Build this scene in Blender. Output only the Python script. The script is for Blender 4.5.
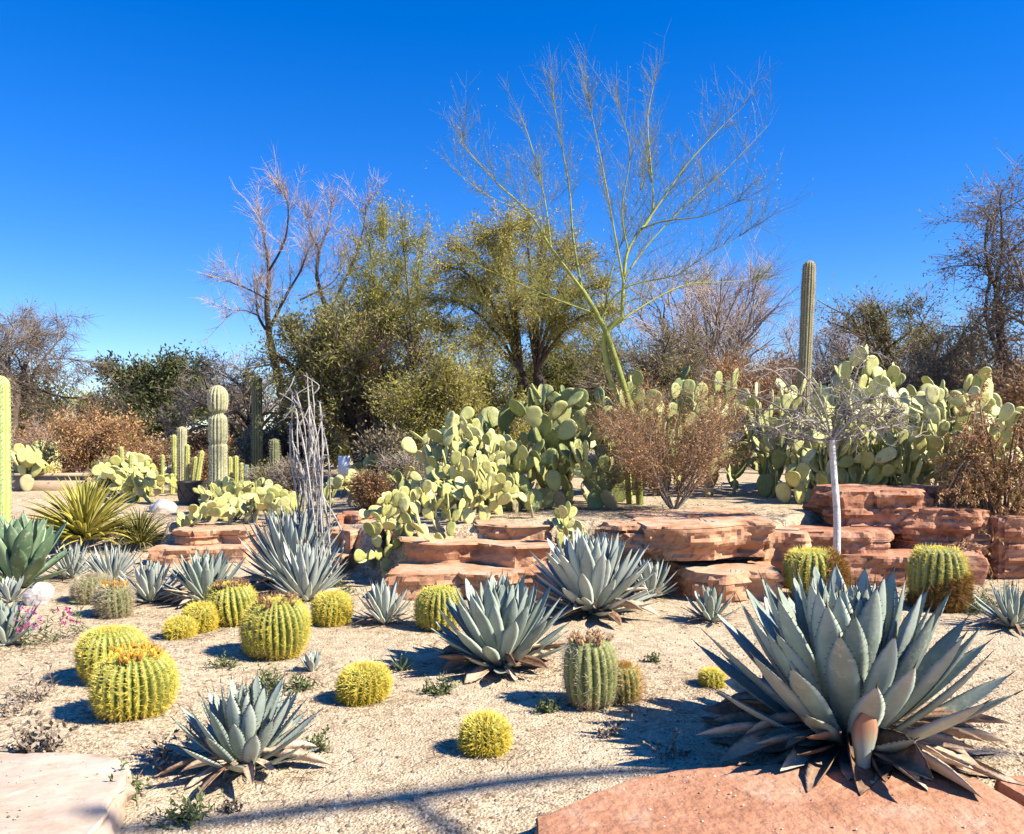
import bpy, math, random
import numpy as np
from mathutils import Vector, Matrix, noise
R = math.radians
for o in list(bpy.data.objects):
    bpy.data.objects.remove(o)
scene = bpy.context.scene
C = scene.collection

# ------------------------------------------------------------------ camera, light
F = 820.0; HZ = 430.0; CZ = 1.6            # focal length in pixels, horizon row, eye height
cam_d = bpy.data.cameras.new('camera'); cam = bpy.data.objects.new('camera', cam_d); C.objects.link(cam)
cam.location = (0, 0, CZ); cam.rotation_euler = (R(90), 0, 0)
cam_d.sensor_width = 36; cam_d.lens = F/1024*36; cam_d.shift_y = (HZ-417)/1024
cam_d.clip_start = 0.05; cam_d.clip_end = 3000
scene.camera = cam
SUN_EL = 42.0; SUNH = (0.944, -0.33)        # horizontal direction towards the sun
w = bpy.data.worlds.new('World'); scene.world = w; w.use_nodes = True
nt = w.node_tree; bg = nt.nodes['Background']
sky = nt.nodes.new('ShaderNodeTexSky'); sky.sky_type = 'NISHITA'; sky.sun_disc = False
sky.sun_elevation = R(SUN_EL); sky.sun_rotation = math.atan2(SUNH[0], SUNH[1])
sky.altitude = 1500; sky.air_density = 1.0; sky.dust_density = 0.0; sky.ozone_density = 5.0
hs = nt.nodes.new('ShaderNodeHueSaturation'); hs.inputs['Saturation'].default_value = 1.5; hs.inputs['Hue'].default_value = .518; hs.inputs['Value'].default_value = 1.52
gm_ = nt.nodes.new('ShaderNodeGamma'); gm_.inputs[1].default_value = .8
nt.links.new(sky.outputs[0], gm_.inputs[0]); nt.links.new(gm_.outputs[0], hs.inputs['Color']); nt.links.new(hs.outputs[0], bg.inputs[0])
bg.inputs[1].default_value = 0.09
sd = bpy.data.lights.new('sun', 'SUN'); sd.energy = 5.0; sd.angle = R(0.5); sd.color = (1, 0.92, 0.79)
sun = bpy.data.objects.new('sun', sd); C.objects.link(sun)
ce = math.cos(R(SUN_EL))
S = Vector((SUNH[0]*ce, SUNH[1]*ce, math.sin(R(SUN_EL)))).normalized()
sun.rotation_euler = S.to_track_quat('Z', 'Y').to_euler(); sun.location = (6, -4, 12)
scene.view_settings.view_transform = 'Standard'; scene.view_settings.look = 'None'
scene.render.engine = 'CYCLES'; scene.cycles.diffuse_bounces = 1
scene.view_settings.exposure = 1.18; scene.view_settings.gamma = 1.0

# ------------------------------------------------------------------ terrain function
WX = [-40, -5.5, -3.2, -1.9, -1.1, 2.75, 3.6, 40]
WY = [11.2, 10.9, 10.25, 9.3, 8.35, 8.35, 9.35, 9.6]
HX = [-40, -3.2, -1.2, 0.5, 40]; HT = [.34, .36, .55, .64, .66]
def nz(x, y, s, o=0.0): return noise.noise((x*s+o, y*s-o, o*1.7))
def H(x, y, fine=True):
    yw = float(np.interp(x, WX, WY)); ht = float(np.interp(x, HX, HT))
    wd = 1.1 if x < -4.6 else .35
    t = min(1, max(0, (y-yw)/wd)); t = t*t*(3-2*t)
    z = ht*t + .025*nz(x, y, .8) + (.10*nz(x, y, .12, 3.1) if y > 14 else 0)
    if y > 12: z += .012*(min(y, 60)-12)
    if y > 1.5:
        t2 = min(1, max(0, (3.5-y)/1.0)); z -= .03*t2
    if fine and y < 14: z += .008*nz(x, y, 4, 7.7)+.004*nz(x, y, 11, 1.7)
    return z
def at(px, py, d): return Vector(((px-512)/F*d, d, CZ-(py-HZ)/F*d))
def G(px, py):
    d = 2.4
    while d < 80:
        p = at(px, py, d)
        if p.z <= H(p.x, d, False): return Vector((p.x, d, H(p.x, d, False)))
        d += .02
    return at(px, py, 80)
def base(px, d):
    x = (px-512)/F*d; return Vector((x, d, H(x, d, False)))
def m(px, d): return px*d/F                 # pixels at a distance -> metres

# ------------------------------------------------------------------ mesh builder
class MB:
    def __init__(s): s.v = []; s.f = {3: [], 4: []}; s.t = []; s.n = 0
    def add(s, V, faces, tint=0.5):
        V = np.asarray(V, float).reshape(-1, 3)
        for k, a in faces.items():
            a = np.asarray(a, int)
            if a.size: s.f[k].append(a.reshape(-1, k)+s.n)
        s.v.append(V); s.t.append(np.broadcast_to(np.asarray(tint, float), (len(V),)).copy()); s.n += len(V)
    def merge(s, o):
        s.split = (sum(len(a) for a in s.f[3]), sum(len(a) for a in s.f[4]))
        for k in (3, 4): s.f[k] += [a+s.n for a in o.f[k]]
        s.v += o.v; s.t += o.t; s.n += o.n
    def build(s, name, material, parent=None, smooth=True, loc=None, mat2=None):
        me = bpy.data.meshes.new(name)
        o = bpy.data.objects.new(name, me); C.objects.link(o)
        if s.n:
            V = np.concatenate(s.v)
            off = parent.location if (parent is not None and loc is None) else (loc if loc is not None else None)
            if off is not None: V = V-np.array(off)
            tri = np.concatenate(s.f[3]) if s.f[3] else np.zeros((0, 3), int)
            qd = np.concatenate(s.f[4]) if s.f[4] else np.zeros((0, 4), int)
            li = np.concatenate([tri.ravel(), qd.ravel()])
            nf = len(tri)+len(qd)
            me.vertices.add(len(V)); me.vertices.foreach_set('co', V.ravel())
            me.loops.add(len(li)); me.loops.foreach_set('vertex_index', li)
            me.polygons.add(nf)
            st = np.concatenate([np.arange(len(tri))*3, len(tri)*3+np.arange(len(qd))*4])
            me.polygons.foreach_set('loop_start', st)
            me.polygons.foreach_set('use_smooth', np.full(nf, smooth))
            at_ = me.attributes.new('tint', 'FLOAT', 'POINT'); at_.data.foreach_set('value', np.concatenate(s.t))
            if mat2 is not None:
                mi = np.zeros(nf, int); mi[s.split[0]:len(tri)] = 1; mi[len(tri)+s.split[1]:] = 1; me.polygons.foreach_set('material_index', mi)
            me.update(calc_edges=True); me.validate()
        me.materials.append(material)
        if mat2 is not None: me.materials.append(mat2)
        if parent is not None: o.parent = parent
        elif loc is not None: o.location = loc
        return o

def tag(o, label=None, cat=None, group=None, kind=None):
    if label: o['label'] = label
    if cat: o['category'] = cat
    if group: o['group'] = group
    if kind: o['kind'] = kind
    return o
def thing(name, label, cat, loc, group=None):
    o = bpy.data.objects.new(name, None); C.objects.link(o); o.location = loc; o.empty_display_size = .1
    return tag(o, label, cat, group)

def tube(mb, pts, rad, sides=5, tint=.5, cap=True):
    P = np.asarray(pts, float); n = len(P)
    T = np.gradient(P, axis=0); T /= np.linalg.norm(T, axis=1)[:, None]+1e-9
    ref = np.array([0, 0, 1.]) if abs(T[:, 2]).mean() < .8 else np.array([1., 0, 0])
    A = np.cross(T, ref); A /= np.linalg.norm(A, axis=1)[:, None]+1e-9
    B = np.cross(T, A); rad = np.asarray(rad, float)
    if rad.ndim == 0: rad = np.full(n, float(rad))
    th = np.arange(sides)*2*np.pi/sides
    V = P[:, None]+rad[:, None, None]*(np.cos(th)[None, :, None]*A[:, None]+np.sin(th)[None, :, None]*B[:, None])
    i = np.arange(n-1)[:, None]*sides; j = np.arange(sides)[None]; k = (j+1) % sides
    q = np.stack([i+j, i+k, i+sides+k, i+sides+j], -1).reshape(-1, 4)
    V = V.reshape(-1, 3); tri = []
    if cap:
        e = len(V); V = np.vstack([V, P[-1]+T[-1]*rad[-1]*.7])
        tri = [(( n-1)*sides+a, (n-1)*sides+(a+1) % sides, e) for a in range(sides)]
    mb.add(V, {4: q, 3: tri}, tint)

def sticks(mb, P0, P1, r0, r1, tint=.5, sides=3):
    P0 = np.asarray(P0, float); P1 = np.asarray(P1, float); N = len(P0)
    if N == 0: return
    T = P1-P0; T /= np.linalg.norm(T, axis=1)[:, None]+1e-9
    ref = np.where(np.abs(T[:, 2:3]) < .8, np.array([[0, 0, 1.]]), np.array([[1., 0, 0]]))
    A = np.cross(T, ref); A /= np.linalg.norm(A, axis=1)[:, None]+1e-9; B = np.cross(T, A)
    r0 = np.broadcast_to(np.asarray(r0, float), (N,)); r1 = np.broadcast_to(np.asarray(r1, float), (N,))
    V = np.zeros((N, 2*sides, 3))
    for s_ in range(sides):
        a = 2*np.pi*s_/sides; D = np.cos(a)*A+np.sin(a)*B
        V[:, s_] = P0+D*r0[:, None]; V[:, sides+s_] = P1+D*r1[:, None]
    i = (np.arange(N)*2*sides)[:, None]; j = np.arange(sides)[None]; k = (j+1) % sides
    q = np.stack([i+j, i+k, i+sides+k, i+sides+j], -1).reshape(-1, 4)
    tt = np.repeat(np.broadcast_to(np.asarray(tint, float), (N,)), 2*sides)
    mb.add(V.reshape(-1, 3), {4: q}, tt)

def leaves(mb, P, D, L, Wd, rs, tint=None):
    """rhombic leaflets at P along D"""
    P = np.asarray(P, float); N = len(P)
    if N == 0: return
    D = D/(np.linalg.norm(D, axis=1)[:, None]+1e-9)
    A = np.cross(D, rs.normal(size=(N, 3))); A /= np.linalg.norm(A, axis=1)[:, None]+1e-9
    L = np.broadcast_to(np.asarray(L, float), (N,))[:, None]; Wd = np.broadcast_to(np.asarray(Wd, float), (N,))[:, None]
    V = np.stack([P, P+D*L*.5+A*Wd*.5, P+D*L, P+D*L*.5-A*Wd*.5], 1).reshape(-1, 3)
    q = np.arange(4*N).reshape(-1, 4)
    t = rs.rand(N) if tint is None else tint
    mb.add(V, {4: q}, np.repeat(t, 4))

# ------------------------------------------------------------------ materials
def mat(name, cols, scale=6.0, tintw=.6, noisew=.5, rough=.7, bump=0.0, bscale=40.0, spec=.3, trans=0.0, stretch=(1, 1, 1), rnd=0.0, coord='Object', detail=6, nrough=.65):
    M = bpy.data.materials.new(name); M.use_nodes = True
    t = M.node_tree; N = t.nodes; K = t.links; b = N['Principled BSDF']
    tc = N.new('ShaderNodeTexCoord'); mp = N.new('ShaderNodeMapping'); mp.inputs['Scale'].default_value = stretch
    K.new(tc.outputs[coord], mp.inputs[0])
    no = N.new('ShaderNodeTexNoise'); no.inputs['Scale'].default_value = scale; no.inputs['Detail'].default_value = detail
    no.inputs['Roughness'].default_value = nrough
    K.new(mp.outputs[0], no.inputs['Vector'])
    a = N.new('ShaderNodeAttribute'); a.attribute_name = 'tint'
    def mth(op, x, y):
        q = N.new('ShaderNodeMath'); q.operation = op
        for i_, v in enumerate((x, y)):
            if isinstance(v, (int, float)): q.inputs[i_].default_value = v
            else: K.new(v, q.inputs[i_])
        return q.outputs[0]
    f = mth('MULTIPLY', mth('SUBTRACT', a.outputs['Fac'], .5), tintw)
    g = mth('MULTIPLY', mth('SUBTRACT', no.outputs['Fac'], .5), noisew*2)
    s_ = mth('ADD', mth('ADD', f, g), .5)
    if rnd:
        oi = N.new('ShaderNodeObjectInfo')
        s_ = mth('ADD', s_, mth('MULTIPLY', mth('SUBTRACT', oi.outputs['Random'], .5), rnd))
    cr = N.new('ShaderNodeValToRGB'); e = cr.color_ramp.elements
    n = len(cols)
    e[0].position = 0.05; e[0].color = (*cols[0], 1); e[1].position = .95; e[1].color = (*cols[-1], 1)
    for i_ in range(1, n-1):
        el = e.new(.05+.9*i_/(n-1)); el.color = (*cols[i_], 1)
    K.new(s_, cr.inputs[0]); K.new(cr.outputs[0], b.inputs['Base Color'])
    b.inputs['Roughness'].default_value = rough; b.inputs['Specular IOR Level'].default_value = spec
    if bump:
        n2 = N.new('ShaderNodeTexNoise'); n2.inputs['Scale'].default_value = bscale; n2.inputs['Detail'].default_value = 8
        K.new(mp.outputs[0], n2.inputs['Vector'])
        bp = N.new('ShaderNodeBump'); bp.inputs['Strength'].default_value = bump; bp.inputs['Distance'].default_value = .02
        K.new(n2.outputs['Fac'], bp.inputs['Height']); K.new(bp.outputs[0], b.inputs['Normal'])
    if trans:
        tr = N.new('ShaderNodeBsdfTranslucent'); mx = N.new('ShaderNodeMixShader'); mx.inputs[0].default_value = trans
        K.new(cr.outputs[0], tr.inputs[0]); K.new(b.outputs[0], mx.inputs[1]); K.new(tr.outputs[0], mx.inputs[2])
        K.new(mx.outputs[0], N['Material Output'].inputs[0])
    return M

def ground_mat():
    M = bpy.data.materials.new('desert_sand'); M.use_nodes = True
    t = M.node_tree; N = t.nodes; K = t.links; b = N['Principled BSDF']; b.inputs['Roughness'].default_value = .95
    b.inputs['Specular IOR Level'].default_value = .1
    tc = N.new('ShaderNodeTexCoord')
    def nse(s, d=8, r=.6):
        n = N.new('ShaderNodeTexNoise'); n.inputs['Scale'].default_value = s; n.inputs['Detail'].default_value = d
        n.inputs['Roughness'].default_value = r; K.new(tc.outputs['Object'], n.inputs['Vector']); return n
    big = nse(.7); mid = nse(9); fine = nse(85, 4, .7)
    cr = N.new('ShaderNodeValToRGB'); e = cr.color_ramp.elements
    e[0].position = .3; e[0].color = (.52, .42, .285, 1); e[1].position = .7; e[1].color = (.66, .55, .395, 1)
    K.new(big.outputs['Fac'], cr.inputs[0])
    cr2 = N.new('ShaderNodeValToRGB'); e = cr2.color_ramp.elements
    e[0].position = .32; e[0].color = (.74, .70, .66, 1); e[1].position = .58; e[1].color = (1.06, 1.05, 1.03, 1)
    K.new(mid.outputs['Fac'], cr2.inputs[0])
    cr3 = N.new('ShaderNodeValToRGB'); e = cr3.color_ramp.elements
    e[0].position = .36; e[0].color = (.50, .45, .40, 1); e[1].position = .52; e[1].color = (1, 1, 1, 1)
    K.new(fine.outputs['Fac'], cr3.inputs[0])
    def mul(a, c):
        x = N.new('ShaderNodeMix'); x.data_type = 'RGBA'; x.blend_type = 'MULTIPLY'; x.inputs[0].default_value = 1
        K.new(a, x.inputs[6]); K.new(c, x.inputs[7]); return x.outputs[2]
    vg = N.new('ShaderNodeTexVoronoi'); vg.inputs['Scale'].default_value = 48; K.new(tc.outputs['Object'], vg.inputs['Vector'])
    cg = N.new('ShaderNodeValToRGB'); e = cg.color_ramp.elements; e[0].position = .05; e[0].color = (.50, .45, .39, 1); e[1].position = .35; e[1].color = (.92, .90, .88, 1)
    q = e.new(.9); q.color = (1.2, 1.17, 1.12, 1)
    sp = N.new('ShaderNodeSeparateColor'); K.new(vg.outputs['Color'], sp.inputs[0]); K.new(sp.outputs[0], cg.inputs[0])
    gm = nse(.55, 4); rr_ = N.new('ShaderNodeMapRange'); rr_.inputs['From Min'].default_value = .40; rr_.inputs['From Max'].default_value = .58; rr_.inputs['To Min'].default_value = .12; K.new(gm.outputs['Fac'], rr_.inputs['Value'])
    mg = N.new('ShaderNodeMix'); mg.data_type = 'RGBA'; mg.inputs[6].default_value = (1, 1, 1, 1); K.new(rr_.outputs[0], mg.inputs[0]); K.new(cg.outputs[0], mg.inputs[7])
    K.new(mul(mul(mul(cr.outputs[0], cr2.outputs[0]), cr3.outputs[0]), mg.outputs[2]), b.inputs['Base Color'])
    vo = N.new('ShaderNodeTexVoronoi'); vo.inputs['Scale'].default_value = 70; K.new(tc.outputs['Object'], vo.inputs['Vector'])
    ad = N.new('ShaderNodeMath'); ad.operation = 'ADD'; K.new(fine.outputs['Fac'], ad.inputs[0]); K.new(vo.outputs['Distance'], ad.inputs[1])
    bp = N.new('ShaderNodeBump'); bp.inputs['Strength'].default_value = .75; bp.inputs['Distance'].default_value = .012
    K.new(ad.outputs[0], bp.inputs['Height']); K.new(bp.outputs[0], b.inputs['Normal'])
    return M

def pad_mat(name, cols, dot, dscale=9, dotr=.13, rnd=.7):
    """cactus pad: waxy green with a grid of areole dots"""
    M = mat(name, cols, scale=2.2, tintw=.2, noisew=.45, rough=.5, spec=.35, rnd=rnd)
    t = M.node_tree; N = t.nodes; K = t.links; b = N['Principled BSDF']
    tc = N.new('ShaderNodeTexCoord'); vo = N.new('ShaderNodeTexVoronoi'); vo.inputs['Scale'].default_value = dscale
    vo.inputs['Randomness'].default_value = .45
    K.new(tc.outputs['Object'], vo.inputs['Vector'])
    cr = N.new('ShaderNodeValToRGB'); e = cr.color_ramp.elements; e[0].position = dotr; e[0].color = (1, 1, 1, 1); e[1].position = dotr+.1; e[1].color = (0, 0, 0, 1)
    K.new(vo.outputs['Distance'], cr.inputs[0])
    src = b.inputs['Base Color'].links[0].from_socket
    mx = N.new('ShaderNodeMix'); mx.data_type = 'RGBA'; mx.inputs[7].default_value = (*dot, 1)
    K.new(cr.outputs[0], mx.inputs[0]); K.new(src, mx.inputs[6])
    oi = N.new('ShaderNodeObjectInfo'); vm = N.new('ShaderNodeVectorMath'); vm.operation = 'MULTIPLY_ADD'; vm.inputs[1].default_value = (1, 1, 1)
    cx_ = N.new('ShaderNodeCombineXYZ'); ml = N.new('ShaderNodeMath'); ml.operation = 'MULTIPLY'; ml.inputs[1].default_value = 37
    K.new(oi.outputs['Random'], ml.inputs[0]); K.new(ml.outputs[0], cx_.inputs[0]); K.new(tc.outputs['Object'], vm.inputs[0]); K.new(cx_.outputs[0], vm.inputs[2])
    sc = N.new('ShaderNodeTexNoise'); sc.inputs['Scale'].default_value = 3.6; sc.inputs['Detail'].default_value = 6; K.new(vm.outputs[0], sc.inputs['Vector'])
    rp = N.new('ShaderNodeMapRange'); rp.inputs['From Min'].default_value = .62; rp.inputs['From Max'].default_value = .68; rp.inputs['To Max'].default_value = .8; K.new(sc.outputs['Fac'], rp.inputs['Value'])
    m2 = N.new('ShaderNodeMix'); m2.data_type = 'RGBA'; m2.inputs[7].default_value = (.34, .25, .13, 1)
    K.new(rp.outputs[0], m2.inputs[0]); K.new(mx.outputs[2], m2.inputs[6]); K.new(m2.outputs[2], b.inputs['Base Color'])
    return M

M_ground = ground_mat()
M_red = mat('red_sandstone', [(.29, .125, .06), (.47, .25, .14), (.57, .37, .23)], scale=2.6, noisew=1.0, tintw=.5, rough=.9, bump=.9, bscale=9, stretch=(1, 1, 1.7), spec=.15, detail=14, nrough=.74)
M_red_top = mat('pink_sandstone', [(.28, .125, .07), (.41, .205, .12), (.50, .285, .185)], scale=1.6, noisew=1.5, tintw=.4, rough=.92, bump=1.0, bscale=22, spec=.12, detail=14, nrough=.78)
M_dkred = mat('dark_red_sandstone', [(.20, .08, .045), (.38, .18, .105), (.52, .31, .20)], scale=3.2, noisew=1.1, tintw=.4, rough=.9, bump=1.0, bscale=9, stretch=(1, 1, 1.7), spec=.15, detail=14, nrough=.74)
M_cream = mat('cream_sandstone', [(.28, .175, .11), (.47, .37, .28), (.55, .47, .38)], scale=2.0, noisew=1.1, tintw=.2, rough=.9, bump=.8, bscale=8, stretch=(.7, 1, 2), spec=.12, detail=14, nrough=.76)
def dust(M, col=(.50, .385, .275), lo=.45, amt=.75):
    t = M.node_tree; N = t.nodes; K = t.links; b = N['Principled BSDF']
    ge = N.new('ShaderNodeNewGeometry'); sx = N.new('ShaderNodeSeparateXYZ'); K.new(ge.outputs['True Normal'], sx.inputs[0])
    tc = N.new('ShaderNodeTexCoord'); no = N.new('ShaderNodeTexNoise'); no.inputs['Scale'].default_value = 4.5; no.inputs['Detail'].default_value = 8
    K.new(tc.outputs['Object'], no.inputs['Vector'])
    a = N.new('ShaderNodeMapRange'); a.inputs['From Min'].default_value = .75; a.inputs['From Max'].default_value = .98; K.new(sx.outputs['Z'], a.inputs['Value'])
    c = N.new('ShaderNodeMapRange'); c.inputs['From Min'].default_value = lo; c.inputs['From Max'].default_value = lo+.2; c.inputs['To Max'].default_value = amt; K.new(no.outputs['Fac'], c.inputs['Value'])
    mu = N.new('ShaderNodeMath'); mu.operation = 'MULTIPLY'; K.new(a.outputs[0], mu.inputs[0]); K.new(c.outputs[0], mu.inputs[1])
    src = b.inputs['Base Color'].links[0].from_socket
    mx = N.new('ShaderNodeMix'); mx.data_type = 'RGBA'; mx.inputs[7].default_value = (*col, 1)
    K.new(mu.outputs[0], mx.inputs[0]); K.new(src, mx.inputs[6]); K.new(mx.outputs[2], b.inputs['Base Color'])
dust(M_red, lo=.40); dust(M_dkred, lo=.52); dust(M_red_top, lo=.56, amt=.5, col=(.5, .35, .26))
M_white_rock = mat('white_rock', [(.40, .35, .30), (.60, .56, .51)], scale=6, rough=.9, bump=.6, bscale=14)
M_agave = mat('blue_agave_leaf', [(.17, .215, .165), (.29, .34, .275), (.40, .445, .37)], scale=5, tintw=.55, noisew=.65, rough=.55, spec=.35, bump=.12, bscale=60)
M_agave2 = mat('silver_agave_leaf', [(.25, .285, .235), (.38, .415, .355), (.50, .53, .46)], scale=5, tintw=.6, noisew=.6, rough=.6, spec=.3)
M_agaveg = mat('green_agave_leaf', [(.06, .11, .05), (.14, .22, .11), (.26, .33, .2)], scale=6, tintw=.6, noisew=.4, rough=.5, spec=.4)
M_dry = mat('dry_agave_leaf', [(.13, .07, .04), (.33, .21, .13), (.58, .46, .33)], scale=9, tintw=.9, noisew=.7, rough=.85, bump=.5, bscale=40)
M_burnt = mat('sunburnt_leaf', [(.30, .36, .30), (.33, .28, .18), (.36, .17, .09)], scale=3, tintw=1.0, noisew=.3, rough=.65)
M_tip = mat('dark_spine', [(.035, .02, .015), (.10, .06, .045)], rough=.5)
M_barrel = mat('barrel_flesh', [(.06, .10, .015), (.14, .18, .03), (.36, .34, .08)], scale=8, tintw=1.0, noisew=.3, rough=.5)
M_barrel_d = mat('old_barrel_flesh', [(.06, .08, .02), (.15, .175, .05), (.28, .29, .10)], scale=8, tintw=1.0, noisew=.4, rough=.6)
M_yspine = mat('yellow_spine', [(.55, .38, .03), (.80, .60, .05), (.85, .72, .16)], tintw=1.0, noisew=.2, rough=.5)
M_gspine = mat('tan_spine', [(.22, .16, .09), (.42, .34, .2), (.6, .52, .34)], tintw=1.0, noisew=.2, rough=.6)
M_rspine = mat('rust_spine', [(.24, .10, .03), (.48, .24, .06), (.66, .40, .10)], tintw=1.0, noisew=.2, rough=.6)
M_crown_o = mat('orange_flower_remains', [(.20, .08, .02), (.60, .26, .03), (.78, .52, .06)], tintw=1.2, noisew=.5, rough=.8)
M_crown_b = mat('brown_flower_remains', [(.10, .05, .03), (.28, .14, .07), (.45, .28, .13)], tintw=1.2, noisew=.5, rough=.8)
M_wool = mat('yellow_wool', [(.62, .48, .06), (.80, .68, .16)], tintw=.8, noisew=.5, rough=.9)
def corky(M):
    t = M.node_tree; N = t.nodes; K = t.links; b = N['Principled BSDF']; tc = N.new('ShaderNodeTexCoord'); sx = N.new('ShaderNodeSeparateXYZ'); K.new(tc.outputs['Generated'], sx.inputs[0])
    no = N.new('ShaderNodeTexNoise'); no.inputs['Scale'].default_value = 9; no.inputs['Detail'].default_value = 6; K.new(tc.outputs['Object'], no.inputs['Vector'])
    ad = N.new('ShaderNodeMath'); ad.operation = 'MULTIPLY_ADD'; ad.inputs[1].default_value = .5; K.new(no.outputs['Fac'], ad.inputs[0]); K.new(sx.outputs['Z'], ad.inputs[2])
    rp = N.new('ShaderNodeMapRange'); rp.inputs['From Min'].default_value = .34; rp.inputs['From Max'].default_value = .5; rp.inputs['To Min'].default_value = .85; rp.inputs['To Max'].default_value = 0; K.new(ad.outputs[0], rp.inputs['Value'])
    src = b.inputs['Base Color'].links[0].from_socket; mx = N.new('ShaderNodeMix'); mx.data_type = 'RGBA'; mx.inputs[7].default_value = (.24, .17, .09, 1)
    K.new(rp.outputs[0], mx.inputs[0]); K.new(src, mx.inputs[6]); K.new(mx.outputs[2], b.inputs['Base Color'])
corky(M_barrel); corky(M_barrel_d)
def scars(M, col, scale, lo, amt=.7, stretch=(1, 1, 1)):
    t = M.node_tree; N = t.nodes; K = t.links; b = N['Principled BSDF']; tc = N.new('ShaderNodeTexCoord'); mp = N.new('ShaderNodeMapping'); mp.inputs['Scale'].default_value = stretch; K.new(tc.outputs['Object'], mp.inputs[0])
    no = N.new('ShaderNodeTexNoise'); no.inputs['Scale'].default_value = scale; no.inputs['Detail'].default_value = 7; no.inputs['Roughness'].default_value = .7; K.new(mp.outputs[0], no.inputs['Vector'])
    rp = N.new('ShaderNodeMapRange'); rp.inputs['From Min'].default_value = lo; rp.inputs['From Max'].default_value = lo+.05; rp.inputs['To Max'].default_value = amt; K.new(no.outputs['Fac'], rp.inputs['Value'])
    src = b.inputs['Base Color'].links[0].from_socket; mx = N.new('ShaderNodeMix'); mx.data_type = 'RGBA'; mx.inputs[7].default_value = (*col, 1)
    K.new(rp.outputs[0], mx.inputs[0]); K.new(src, mx.inputs[6]); K.new(mx.outputs[2], b.inputs['Base Color'])
for M_ in (M_agave, M_agave2, M_agaveg):
    scars(M_, (.48, .46, .38), 16, .57, .55); scars(M_, (.20, .15, .09), 11, .665, .75)
scars(M_red_top, (.22, .12, .08), 26, .63, .6); scars(M_red_top, (.52, .35, .25), 7, .60, .45); scars(M_red, (.17, .07, .04), 8, .60, .6); scars(M_dkred, (.12, .05, .035), 8, .58, .6); scars(M_cream, (.33, .19, .11), 5, .56, .7, (.4, 1, 2)); scars(M_cream, (.2, .14, .1), 30, .64, .6)

M_pad_s = pad_mat('small_pale_pad', [(.29, .30, .085), (.50, .485, .16), (.65, .60, .26)], (.3, .22, .1), 9, .11)
M_pad_b = pad_mat('broad_green_pad', [(.13, .17, .055), (.30, .32, .105), (.52, .50, .21)], (.14, .10, .05), 8, .11)
M_pad_w = pad_mat('waxy_pale_pad', [(.28, .30, .09), (.50, .49, .18), (.68, .64, .32)], (.2, .15, .07), 8, .11)
M_pad_old = pad_mat('woody_old_pad', [(.22, .17, .09), (.36, .32, .17), (.45, .42, .22)], (.2, .15, .08), 9, .08)
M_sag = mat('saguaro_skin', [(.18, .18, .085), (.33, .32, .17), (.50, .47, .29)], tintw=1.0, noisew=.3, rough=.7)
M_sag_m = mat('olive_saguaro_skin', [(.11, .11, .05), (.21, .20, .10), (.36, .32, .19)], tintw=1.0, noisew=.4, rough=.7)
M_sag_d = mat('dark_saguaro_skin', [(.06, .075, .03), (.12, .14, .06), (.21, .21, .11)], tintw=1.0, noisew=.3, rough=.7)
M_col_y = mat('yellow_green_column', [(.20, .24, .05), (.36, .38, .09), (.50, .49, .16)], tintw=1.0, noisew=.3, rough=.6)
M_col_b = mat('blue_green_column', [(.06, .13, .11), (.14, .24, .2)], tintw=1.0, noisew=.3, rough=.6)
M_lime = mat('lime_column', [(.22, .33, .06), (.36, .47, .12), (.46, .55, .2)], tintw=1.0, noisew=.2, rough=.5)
for M_ in (M_sag, M_sag_m, M_sag_d, M_lime): scars(M_, (.25, .19, .12), 9, .62, .7)
M_paloverde = mat('green_bark', [(.15, .17, .03), (.29, .31, .06), (.40, .41, .10)], scale=14, tintw=.6, noisew=.5, rough=.7)
M_pv_twig = mat('green_twig', [(.075, .08, .02), (.145, .15, .035), (.21, .21, .055)], tintw=1.0, noisew=.2, rough=.7)
M_bark_dk = mat('dark_bark', [(.035, .025, .02), (.085, .06, .045), (.14, .10, .075)], scale=14, tintw=.6, noisew=.6, rough=.9, bump=.6, bscale=30)
M_bark_gr = mat('grey_bark', [(.13, .11, .09), (.24, .21, .18), (.34, .31, .27)], scale=14, tintw=.8, noisew=.5, rough=.9)
M_bark_wh = mat('whitewashed_bark', [(.34, .30, .26), (.62, .59, .55), (.74, .72, .68)], scale=16, tintw=.3, noisew=1.0, rough=.85, bump=.5, bscale=40)
M_bark_pale = mat('weathered_grey_bark', [(.15, .125, .105), (.29, .255, .22), (.43, .39, .34)], scale=14, tintw=.8, noisew=.5, rough=.9)
M_ghost = mat('bleached_stem', [(.22, .195, .17), (.37, .345, .31), (.50, .475, .44)], scale=18, tintw=.8, noisew=.5, rough=.85)
M_twig_p = mat('pale_twig', [(.22, .16, .13), (.38, .30, .26), (.50, .42, .38)], tintw=1.0, noisew=.2, rough=.85)
M_twig_d = mat('dark_twig', [(.09, .065, .05), (.18, .135, .105), (.28, .22, .17)], tintw=1.0, noisew=.2, rough=.85)
M_twig_r = mat('reddish_twig', [(.15, .08, .045), (.29, .17, .10), (.42, .29, .18)], tintw=1.0, noisew=.2, rough=.85)
M_lf_dk = mat('dark_green_leaf', [(.035, .05, .016), (.08, .095, .03), (.15, .155, .045)], tintw=1.0, noisew=.3, rough=.6, trans=.2)
M_lf_ol = mat('olive_leaf', [(.10, .105, .025), (.21, .20, .05), (.35, .31, .09)], tintw=1.0, noisew=.3, rough=.6, trans=.25)
M_lf_yg = mat('yellow_green_leaf', [(.19, .175, .03), (.36, .325, .065), (.52, .46, .12)], tintw=1.0, noisew=.3, rough=.6, trans=.4)
M_lf_br = mat('rust_brown_leaf', [(.20, .10, .04), (.42, .225, .09), (.60, .41, .20)], tintw=1.0, noisew=.3, rough=.8, trans=.2)
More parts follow.
